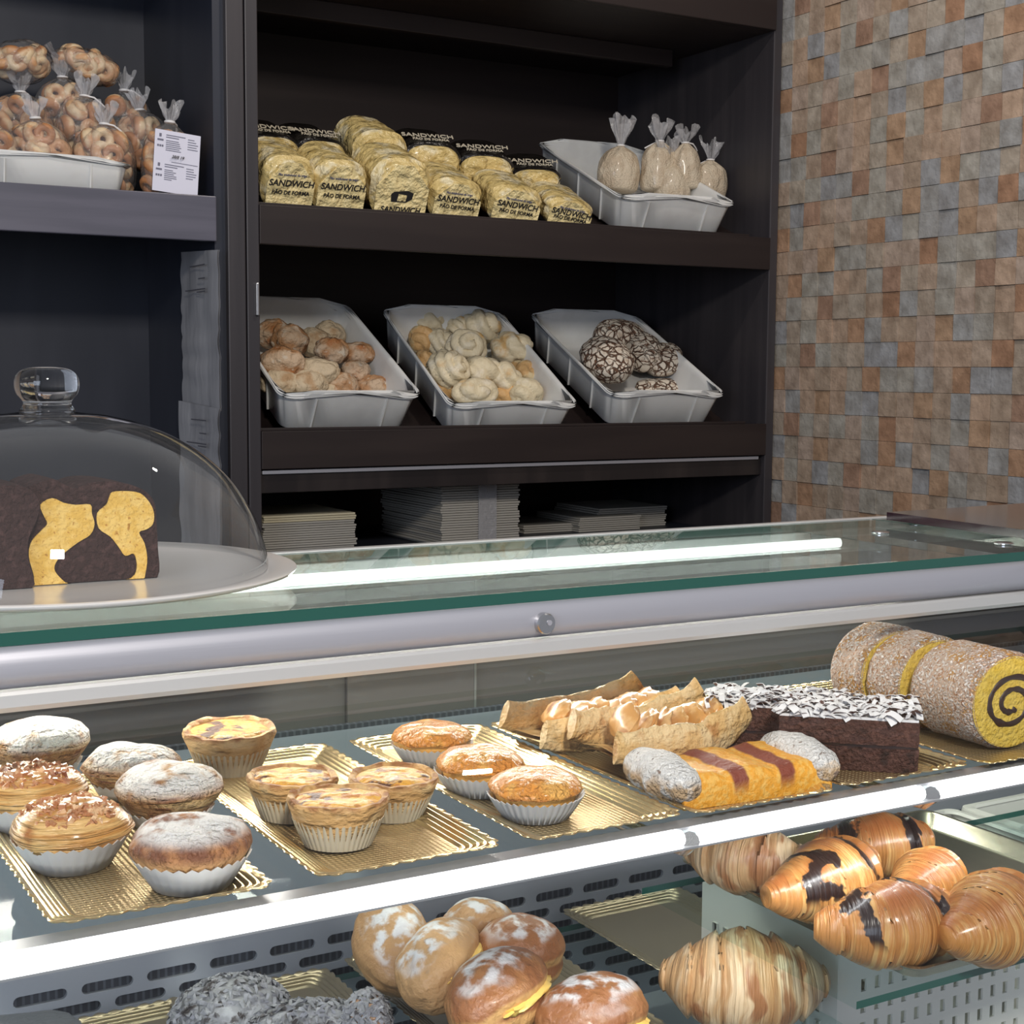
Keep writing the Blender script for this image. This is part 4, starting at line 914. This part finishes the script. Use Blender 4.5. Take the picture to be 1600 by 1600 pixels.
for i, (px, y, z0, h, r, fl, n, lb, rl, ln, ly) in enumerate([
    (64, 2.805, ZS+.006, .128, .060, .9, 22, 'clear tied bag of bread rings in front, second from the left edge', 'small bread ring in the front bag left of centre', 0, R(-4)),
    (158, 2.805, ZS+.006, .128, .062, .9, 24, 'clear tied bag of bread rings in front at the right end of the bin', 'small bread ring in the front bag at the right of the bin', 0, R(3)),
    (256, 2.764, ZS+.006, .136, .048, .8, 18, 'clear tied bag with a white printed label, standing beside the bin', 'small bread ring in the labelled bag beside the bin', 0, R(5)),
    (-14, 2.810, ZS+.006, .115, .050, .9, 14, 'clear bag of bread rings cut off by the left edge, front row', 'small bread ring in the bag cut off by the left edge', 0, 0),
    (196, 2.920, ZS+.085, .135, .058, .9, 14, 'tied bag of brown bread rings behind, its top standing clear on the right', 'brown bread ring in the bag behind on the right', 0, 0),
    (228, 2.880, ZS+.070, .110, .052, .9, 12, 'tied bag of pale rings between the back bag and the labelled one', 'pale bread ring in the bag behind the labelled one', R(0), R(-6)),
    (100, 2.90, ZS+.125, .105, .052, .9, 14, 'tied bag of bread rings in the second row, below the lying bag', 'bread ring in the second-row bag below the lying one', 0, 0),
    (126, 2.865, ZS+.085, .108, .052, .9, 12, 'tied bag of bread rings in the second row, its white tie stretched out', 'bread ring in the second-row bag with the stretched tie', 0, R(5)),
    (34, 2.900, ZS+.095, .100, .060, .9, 14, 'pale wrinkled bag of rings in the second row near the left edge', 'pale bread ring in the wrinkled second-row bag', 0, 0)]):
    q = ony(px, 230, y); p = Vector((q.x, y, z0))
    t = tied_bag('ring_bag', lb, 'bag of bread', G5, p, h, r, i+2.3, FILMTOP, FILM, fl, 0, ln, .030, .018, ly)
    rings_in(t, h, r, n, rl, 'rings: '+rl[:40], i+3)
    if i == 2:
        lab = mesh('printed_label', xf(box(-.043, .043, -.0006, .0006, 0, .113), Matrix.Translation((0.004, -.0500, .002)) @ Matrix.Rotation(R(-3), 4, 'X')), LABEL, t, smooth=False)
        def ln_(x, z, w_, hh=.0011, m=INKG): return xf(box(x, x+w_, -.0004, .0004, z, z+hh), Matrix.Translation((.004, -.0511, .002)) @ Matrix.Rotation(R(-3), 4, 'X'))
        rn = random.Random(5); L_ = []
        for base in (.064, .010):
            L_ += [ln_(-.022, base+.040, .036, .0013), ln_(-.022, base+.036, .024, .0013)]
            for k in range(6): L_.append(ln_(-.022, base+.030-k*.0035, rn.uniform(.014, .030)))
            for k in range(5): L_.append(ln_(.019, base+.038-k*.0045, rn.uniform(.012, .020)))
            for k in range(3): L_.append(ln_(-.038+k*.0042, base+.018, .003, .0035))
            L_ += [ln_(-.035, base+.036, .004, .006), ln_(-.038, base+.029, .011, .003)]
        L_.append(ln_(-.010, .0560, .050, .0008))
        mesh('small_print', cat_vf(*L_), INKG, lab, smooth=False)
        hw = text('20/5 19', .0075, INK, lab, (.004, -.0523, .0655), (R(87), 0, 0), 'handwritten_date', .35)
# lying bags at the top of the heap
def lying_bag(label, px, py, y, rx, ry, rz, tilt, seed, n, rl):
    q = ony(px, py, y); t = thing('ring_bag', label, 'bag of bread', (q.x, y, q.z-rz), (0, tilt, .1), G5)
    mesh('bag_body', blob(rx, ry, rz, 44, 24, None, seed, .10, 2), FILM, t)
    fin = sweep([(-rx*.85, 0, rz), (-rx*1.05, 0, rz*1.15), (-rx*1.25, 0, rz*1.5)], [.010, .014, .022], 20, (1, .3), lambda u, v: 1+.3*sin(v*30)); mesh('gathered_top', fin, FILMTOP, t)
    M = Matrix.LocRotScale(t.location, t.rotation_euler, None); rn = random.Random(seed)
    for k in range(n):
        a = 2*PI*k/n; b_ = rn.uniform(-.5, .9); p = M @ Vector((rx*.68*cos(a)*cos(b_), ry*.62*sin(a)*cos(b_), rz+rz*.55*sin(b_)))
        ob = ring0.copy(); COL.objects.link(ob); ob.location = p; ob.rotation_euler = (rn.random()*3, rn.random()*3, 0); ob.scale = (1.3,)*3; tag(ob, rl, 'bread ring', 'rings: '+rl[:40])
lying_bag('clear bag of large bread rings lying on top of the heap', 130, 103, 2.905, .066, .045, .034, R(10), 4, 22, 'bread ring in the bag lying on top')
lying_bag('clear bag of bread rings at the top left of the heap', 38, 98, 2.90, .054, .045, .042, R(-8), 6, 22, 'bread ring in the bag at the top left')

# ------------------------------------------------------------------ sliced sandwich loaves
def loaf(label, px, y, zoff, yaw, seed, kind, width=.122, h=.108, L=.16, lean=0):
    zb_ = 1.816-.034 + (y-YC)*math.tan(TU) + .0015; h = h+zoff*.6-.002; zoff = .010
    q = ony(px, 300, y); t = thing('sandwich_loaf', label, 'sliced bread', (q.x, y, zb_+zoff), (TU, lean, yaw), 'wrapped sandwich loaves')
    if kind in ('black', 'plain'): t.location.z += .016
    prof = []; hw = width/2
    for i in range(48):
        a = 2*PI*i/48; c, s = cos(a), sin(a); x = hw*(abs(c)**.62)*(1 if c > 0 else -1)
        z = h*.5 + h*.5*(abs(s)**.75)*(1 if s > 0 else -1)
        if z > h*.62: x *= 1+.06*(1-(z/h-.62)/.38)
        prof.append((x, z))
    m = 26; V, F = [], []
    for j in range(m+1):
        u = j/m; k = 1-.02+.022*sin(u*2*PI*11); k *= (1-.16*max(0, 1-u*9)) * (1-.45*max(0, (u-.86)/.14)**2)
        for i, (x, z) in enumerate(prof):
            n_ = 1+.022*noise.noise(Vector((x*40, u*9+seed, z*40)))
            V.append((x*k*n_, u*L, h*.45+(z-h*.45)*k*n_))
    n = 48
    for j in range(m):
        for i in range(n): kx = (i+1) % n; F.append((j*n+i, j*n+kx, (j+1)*n+kx, (j+1)*n+i))
    F.append(tuple(reversed(range(n)))); F.append(tuple(range(m*n, (m+1)*n)))
    body = mesh('wrapper', (V, F), WRAP, t)
    w_ = width
    if kind in ('text', 'pic'):
        P = [(-w_*.44, h*.06), (w_*.44, h*.06), (w_*.45, h*.55), (w_*.14, h*.92), (-w_*.14, h*.92), (-w_*.45, h*.55)]
        pn = mesh('label_panel', extrude(P, .002, 'y', -.0022), WRAPL, t, smooth=False)
        if kind == 'text':
            text('Pão tradicional de trigo', .0062, INKG, pn, (0, -.0036, h*.68), (R(90), 0, 0), 'lettering')
            text('SANDWICH', .0172, INK, pn, (0, -.0036, h*.49), (R(90), 0, 0), 'lettering', .15)
            text('PÃO DE FORMA', .0108, INK, pn, (0, -.0036, h*.34), (R(90), 0, 0), 'lettering', .1)
        else:
            lo = rounded = [(-.022, h*.30), (.010, h*.30), (.022, h*.36), (.024, h*.46), (.012, h*.50), (-.018, h*.47), (-.024, h*.42)]
            mesh('bread_drawing', extrude(lo, .0008, 'y', -.0031), INK, pn, smooth=False)
            mesh('bread_drawing', extrude([(-.010, h*.32), (.008, h*.32), (.010, h*.42), (-.008, h*.44)], .0008, 'y', -.0037), WRAPL, pn, smooth=False)
            text('SANDWICH', .016, INK, pn, (0, -.0036, h*.13), (R(90), 0, 0), 'lettering', .15)
    if kind == 'black':
        V2, F2 = [], []; idx = [i for i in range(48) if prof[i][1] > h*.50]; idx.sort(key=lambda i: prof[i][0])
        ms = list(range(2, 24)); k_ = len(idx)
        for j in ms:
            for i in idx: v = Vector(V[j*n+i]); c = Vector((0, v.y, h*.45)); V2.append(c+(v-c)*1.02+Vector((0, 0, .0006)))
        for a in range(len(ms)-1):
            for b_ in range(k_-1): F2.append((a*k_+b_, a*k_+b_+1, (a+1)*k_+b_+1, (a+1)*k_+b_))
        bp = mesh('black_panel', (V2, F2), WRAPB, t)
        text('SANDWICH', .022, INKW, bp, (0, L*.36, h*1.03), (R(12), 0, 0), 'lettering', .1)
        text('PÃO DE FORMA', .0115, INKW, bp, (0, L*.22, h*1.02), (R(16), 0, 0), 'lettering', .1)
    return t
F0 = 2.722
loaf('wrapped sandwich loaf at the left end, partly behind the dark post', 448, F0, 0, R(1), 1, 'text', .108)
loaf('wrapped sandwich loaf second from the left, label squarely facing out', 528, F0, 0, 0, 2, 'text', .112)
loaf('tall wrapped loaf with a small drawing of bread on its end', 622, F0, .006, R(-3), 3, 'pic', .125, .118)
loaf('wrapped sandwich loaf right of the one with the bread drawing', 708, F0, -.006, R(-4), 4, 'text', .114, .094, .16, R(3))
loaf('wrapped sandwich loaf second from the right end of the row', 800, F0, -.008, R(-6), 5, 'text', .118, .090, .16, R(6))
loaf('flattened wrapped loaf at the right end, touching the crumb-bag bin', 885, F0, -.020, R(-8), 6, 'text', .110, .080, .16, R(8))
B0 = 2.885
loaf('black-printed bread bag behind the leftmost loaf', 425, B0, -.004, 0, 11, 'black', .115, .090)
loaf('black-printed bread bag behind the second loaf', 500, B0, -.004, R(3), 12, 'black', .115, .090)
loaf('yellow wrapped loaf behind, highest of the back row', 590, B0-.01, .012, R(-2), 13, 'plain', .120, .112)
loaf('large black-printed bread bag behind the drawing loaf, steeply tilted', 672, B0-.01, .004, R(-8), 14, 'black', .130, .10)
loaf('black-printed bread bag behind the fourth and fifth loaves', 757, B0-.02, -.004, R(-14), 15, 'black', .125, .095)
loaf('black-printed bread bag at the right of the back row', 836, B0-.02, -.022, R(-18), 16, 'black', .115, .085)

# ------------------------------------------------------------------ stacks of flat card boxes on the lowest shelf
sh0 = {}
ORD = 'top second third fourth fifth sixth seventh eighth ninth tenth eleventh twelfth thirteenth fourteenth fifteenth sixteenth seventeenth eighteenth nineteenth twentieth twenty-first twenty-second twenty-third twenty-fourth twenty-fifth twenty-sixth'.split()
def stack(px0, px1, y0, depth, n, th, label, grp, toplab, seed, yellow=0, zbase=1.1205):
    a, c = ony(px0, 840, y0), ony(px1, 840, y0); w_ = c.x-a.x; rn = random.Random(seed)
    for k in range(n):
        m = CARDY if k >= n-yellow else CARD; key = (seed, m.name)
        if key not in sh0: o = sh0[key] = mesh('folded_cake_box', box(-w_/2, w_/2, 0, depth, 0, th*.82, .0006, 1), m, None, smooth=False)
        else: o = sh0[key].copy(); COL.objects.link(o)
        o.location = ((a.x+c.x)/2+rn.uniform(-.003, .003), y0+rn.uniform(-.002, .003), zbase+k*th); o.rotation_euler = (0, 0, rn.uniform(-.012, .012))
        d = n-1-k; lb = toplab if (d == 0 and toplab) else label+(', top one' if d == 0 else ', lowest one' if k == 0 else ', %s from the top' % ORD[d])
        tag(o, lb, 'folded box', grp)
    return a.x, c.x
stack(412, 556, 2.80, .22, 18, .0048, 'grey flat card box in the left stack', 'flat boxes, left stack', None, 1, 3)
ax, cx = stack(690, 811, 2.80, .30, 26, .0053, 'grey-edged flat card box in the tall banded stack', 'flat boxes, tall stack', 'top flat card box of the tall banded stack, right under the shelf', 2)
wx = ax+.45*(cx-ax)
tag(mesh('plastic_band', cat_vf(box(wx, wx+.045, 2.793, 2.7945, 1.121, 1.2605), box(wx, wx+.045, 2.7945, 3.10, 1.2595, 1.2605)), FILMTOP, None, smooth=False), 'clear plastic band wrapped round the tall stack of flat boxes', 'plastic band')
stack(820, 925, 2.96, .2, 4, .005, 'flat card box in the low stack right of the tall one', 'flat boxes, low stack', None, 3)
stack(905, 1000, 2.93, .2, 7, .005, 'flat card box in the middle low stack', 'flat boxes, middle low stack', None, 4)
stack(935, 1040, 2.97, .2, 10, .005, 'flat card box in the rightmost low stack', 'flat boxes, right low stack', 'dull green top box of the rightmost low stack', 5)

# ------------------------------------------------------------------ hanging sleeves
def sleeve(label, z0, z1, y0, y1, x, seed):
    V, F = [], []; nz, ny = 30, 8
    for j in range(nz+1):
        for i in range(ny+1):
            u, v = i/ny, j/nz; y = y0+(y1-y0)*u+.004*noise.noise(Vector((v*5, seed, 0))); z = z0+(z1-z0)*v+(.010*(u-.5) if j == nz else 0)
            V.append((x-.006-.007*abs(noise.noise(Vector((u*2.5, v*6, seed)))), y, z))
    for j in range(nz):
        for i in range(ny): a = j*(ny+1)+i; F.append((a, a+1, a+ny+2, a+ny+1))
    n = len(V); V += [(vx+.003, vy, vz) for vx, vy, vz in V]; F += [tuple(q+n for q in reversed(f)) for f in F]
    t = tag(mesh('document_sleeve', (V, F), SLEEVE), label, 'document sleeve', 'plastic sleeves hanging in the left bay')
    L_ = [box(x-.0155, x-.0150, y0+.05, y0+.05+w_, z1-d, z1-d+.0022) for d, w_ in ((.03, .09), (.055, .04), (.075, .12), (.080, .05))]
    mesh('faint_print', cat_vf(*L_), mat('faint_ink', (.10, .10, .12), .5), t, smooth=False)
sleeve('upper clouded plastic document sleeve hanging inside the left bay', 1.422, 1.725, 2.665, 2.885, .917, 1)
sleeve('lower clouded plastic document sleeve, below the first, behind the glass dome', 1.10, 1.432, 2.655, 2.895, .912, 5)

# ------------------------------------------------------------------ lower deck
ZL = .9368
def ltray(name, label, px, py, w_, l_, rot=0, m=TRAYG):
    q = onz(px, py, ZL+.008); o = gold_tray(name, label, q.x, q.x+w_, q.y-l_, q.y, ZL, m, TRAYG if m is TRAYG else GOLDR, 'dull gold trays on the lower shelf', rot); return o
ltray('pastry_tray', 'empty dull gold scalloped tray behind the large pale croissant', 875, 1422, .150, .30)
ltray('pastry_tray', 'gold scalloped tray under the sugared buns', 535, 1497, .185, .32)
ltray('pastry_tray', 'gold scalloped tray under the grey flaked pastries', 262, 1562, .150, .32)
ltray('pastry_tray', 'gold scalloped tray behind the dark slab at the bottom left', 20, 1612, .150, .30)
def bola(label, px, py, h, rx, ry, rz, turn, m, seed, cream=False, tilt=0.0, side=-1):
    c = onz(px, py, ZL+h); t = thing('sugared_bun', label, 'filled bun', (c.x, c.y, c.z), (tilt, 0, turn), 'sugared buns on the lower shelf')
    def cut(d, th, ph):
        s = d.y*side; q = abs(d.z+.10); return 1-.10*math.exp(-(q/.16)**2)*max(0, s)
    vf = blob(rx, ry, rz, 56, 36, cut, seed, .07, 1.4); mesh('bun', xf(vf, Matrix.Translation((0, 0, -rz))), m, t)
    if cream:
        vf = blob(rx*.80, ry*.5, .0065, 40, 12, None, seed, .16, 5); mesh('cream_filling', xf(vf, Matrix.Translation((0, side*ry*.50, -rz*.10-.0065))), CREAM, t)
    return t
bola('sugared bun at the back left, its top thick with icing sugar', 615, 1476, .052, .036, .050, .034, R(-10), BOLAS, 1, tilt=R(30))
bola('sugared bun leaning on the others, split side with yellow cream', 690, 1508, .052, .060, .038, .036, R(48), BOLAS, 2, True, R(-28), -1)
bola('pale bun tucked behind the leaning one', 748, 1452, .056, .036, .034, .028, R(10), BOLAS, 3)
bola('brown bun with a powdered top behind the front one', 812, 1490, .052, .042, .040, .034, R(10), BOLA, 4)
bola('large brown front bun split open over yellow egg cream', 778, 1556, .046, .056, .042, .036, R(38), BOLA, 5, True, R(-18), -1)
bola('brown sugared bun at the bottom, cut off by the frame', 925, 1585, .036, .050, .040, .032, R(2), BOLA, 6, True)
# flaky sugared pastries
def feather(label, px, py, h, rx, ry, rz, seed, brown, rot):
    c = onz(px, py, ZL+h); t = thing('flaked_pastry', label, 'pastry', (c.x, c.y, ZL+.0012), (0, 0, rot), 'grey flaked pastries'); rn = random.Random(seed)
    mesh('pastry_base', blob(rx, ry, rz, 40, 24, None, seed, .10, 2.2, .35), MILLE if brown else FEATH, t)
    parts = []
    for i in range(420):
        a = rn.random()*2*PI; b_ = math.acos(rn.uniform(.05, 1)); d = Vector((sin(b_)*cos(a), sin(b_)*sin(a), cos(b_)))
        p = Vector((d.x*rx, d.y*ry, rz*.35+d.z*rz)); L_, w_ = rn.uniform(.005, .012), rn.uniform(.002, .004)
        P = [(-L_/2, -w_/2, 0), (L_/2, -w_/2, .001), (L_/2, w_/2, 0), (-L_/2, w_/2, .001), (0, 0, .003), (0, 0, -.0005)]
        parts.append(xf((P, [(0, 1, 4), (1, 2, 4), (2, 3, 4), (3, 0, 4), (1, 0, 5), (2, 1, 5), (3, 2, 5), (0, 3, 5)]), Matrix.Translation(p+d*.001) @ d.to_track_quat('Z', 'Y').to_matrix().to_4x4() @ Matrix.Rotation(rn.random()*6, 4, 'Z') @ Matrix.Rotation(rn.uniform(-.7, .7), 4, 'Y')))
    tag(mesh('sugared_flakes', cat_vf(*parts), FEATH, t), kind='stuff'); return t
feather('grey sugar-flaked pastry at the left of its tray', 360, 1580, .016, .052, .042, .030, 2, False, .2)
feather('dark flaked pastry with ruffled shavings, right half of its tray', 480, 1605, .014, .055, .038, .022, 5, False, -.3)
feather('brown flaky pastry end leaning beside the sugared buns', 572, 1592, .020, .020, .036, .028, 9, True, -.5)
sl = onz(30, 1600, ZL+.04)
tag(mesh('dark_cake_slab', xf(blob(.075, .060, .030, 40, 24, None, 3, .10, 1.5, .6), Matrix()), SLATE, None, (sl.x-.02, sl.y-.02, ZL+.001), (0, R(-4), .2)), 'dark glazed slab cake at the bottom left corner', 'cake')
# croissants
def croissant(label, p, L, r, bend, m, seed, rot=(0, 0, 0), grp='croissants on the steel tray', n=5, nm='croissant', sx=1):
    t = thing(nm, label, 'croissant', p, rot, grp); L *= 1.14; pts, rad = [], []; N = 90
    for i in range(N+1):
        u = i/N; a = (u-.5)*bend; Rr = L/bend; pts.append((Rr*sin(a), Rr*(1-cos(a)), r*.92)); rad.append(r*(.16+.84*max(0, sin(PI*(.03+.94*u)))**.85))
    def ridge(u, v):
        s = abs(2*u-1)*n*.5+.25*sin(2*PI*v); f = s % 1; return .90+.17*min(1, (1-f)*6)*(1-f*.85)+.04*noise.noise(Vector((u*8, v*4, seed)))
    mesh('pastry', sweep(pts, rad, 40, (1, .92), ridge), m, t); return t
tr = onz(1432, 1519, 1.046)
ct = tag(mesh('baking_tray', rings([[(x+.155, y+.145, z) for x, y in rrect(hx, hy, .014, 8)] for hx, hy, z in ((.148, .138, 0), (.157, .147, .011), (.160, .150, .0122), (.1605, .1505, .0135), (.158, .148, .0140), (.155, .145, .0125), (.146, .136, .0015))]), mat('steel_tray', (.50, .46, .36), .25, .9), None, (tr.x-.003, tr.y, 1.0365)), 'shallow metal tray of croissants on the middle glass shelf', 'tray')
ZC = 1.0385
def cro(label, px, py, h, *a, **k): q = onz(px, py, ZC+h); return croissant(label, Vector((q.x, q.y, ZC+k.pop('z', 0))), *a, **k)
cro('pale plain croissant at the back left of the metal tray', 1160, 1345, .03, .110, .034, 1.3, CROIP, 1, (0, 0, R(-62)), z=.002)
cro('croissant with dark chocolate bands across the middle of the tray', 1300, 1380, .03, .135, .036, 1.0, CROIC, 2, (0, 0, R(18)), z=.0)
cro('chocolate-striped croissant at the back of the tray', 1375, 1318, .035, .105, .032, 1.2, CROIC, 3, (0, 0, R(-15)), z=.004)
cro('plain golden croissant between the back and the front ones', 1452, 1378, .03, .095, .030, .9, CROI, 4, (0, 0, R(30)), z=.002)
cro('chocolate-striped croissant in the front corner of the tray', 1400, 1450, .03, .118, .036, 1.4, CROIC, 5, (0, 0, R(-4)), z=.0)
cro('shiny golden croissant at the right edge of the tray', 1555, 1440, .03, .125, .037, .9, CROI, 6, (0, 0, R(24)), z=.0)
bc = onz(1163, 1538, ZL+.045)
croissant('large pale ridged croissant on the lower shelf in front of the empty tray', Vector((bc.x, bc.y, ZL+.003)), .122, .0475, .8, CROIP, 9, (0, 0, R(-34)), None, 6)
# perforated baskets
def basket(label, x0, y1, z1, w_, d_, h_, group='cream perforated baskets'):
    t = thing('plastic_basket', label, 'basket', (x0, y1, z1), 0, group)
    T_ = .0025
    def wall(nm, L, M, m0=.022):
        V, F = [], []; px, pz, hw, hh = .0165, .020, .0032, .0058; nc = int((L-.03)/px); nr = int((h_-.045)/pz); xs = (L-nc*px)/2; zb_ = -h_+.012
        def q(a, b_, c, d, y=0): n = len(V); V.extend([(a, y, c), (b_, y, c), (b_, y, d), (a, y, d)]); F.append((n, n+1, n+2, n+3))
        q(0, xs, -h_, 0); q(L-xs, L, -h_, 0); q(xs, L-xs, -h_, zb_); q(xs, L-xs, zb_+nr*pz, 0)
        for r in range(nr):
            for c in range(nc):
                a, b_ = xs+c*px, zb_+r*pz; cx_, cz = a+px/2+(.0 if r % 2 else 0), b_+pz/2; n = len(V)
                V.extend([(a, 0, b_), (a+px, 0, b_), (a+px, 0, b_+pz), (a, 0, b_+pz), (cx_-hw, 0, cz-hh), (cx_+hw, 0, cz-hh), (cx_+hw, 0, cz+hh), (cx_-hw, 0, cz+hh)])
                V.extend([(p[0], T_, p[2]) for p in V[n+4:n+8]])
                for i in range(4): k = (i+1) % 4; F.append((n+i, n+k, n+4+k, n+4+i)); F.append((n+4+i, n+4+k, n+8+k, n+8+i))
        mesh(nm, xf((V, F), M), BASK, t, smooth=False)
    wall('front_wall', w_, Matrix.Translation((0, -d_, 0))); wall('back_wall', w_, Matrix.Translation((0, 0, 0)))
    wall('left_wall', d_, Matrix.Translation((0, -d_, 0)) @ Matrix.Rotation(PI/2, 4, 'Z')); wall('right_wall', d_, Matrix.Translation((w_, -d_, 0)) @ Matrix.Rotation(PI/2, 4, 'Z'))
    mesh('base', box(0, w_, -d_, 0, -h_, -h_+.003), BASK, t, smooth=False)
    o = [rrect(w_/2+k, d_/2+k, .012, 6) for k in (.000, .007, .008, .007, -.001, -.003)]; zs = (-.006, -.006, -.003, .001, .002, -.001)
    V, F = rings([[(x+w_/2, y-d_/2, z) for x, y in r] for r, z in zip(o, zs)], False, False); mesh('rim', (V, F), BASK, t)
    return t
bq = onz(1487, 1267, 1.020)
basket('cream perforated plastic basket beneath the glass shelf of croissants', .876, bq.y, 1.020, bq.x-.876, .195, .203)
basket('second cream perforated plastic basket at the right edge of the photo', bq.x+.024, bq.y, 1.020, .205, .195, .203)
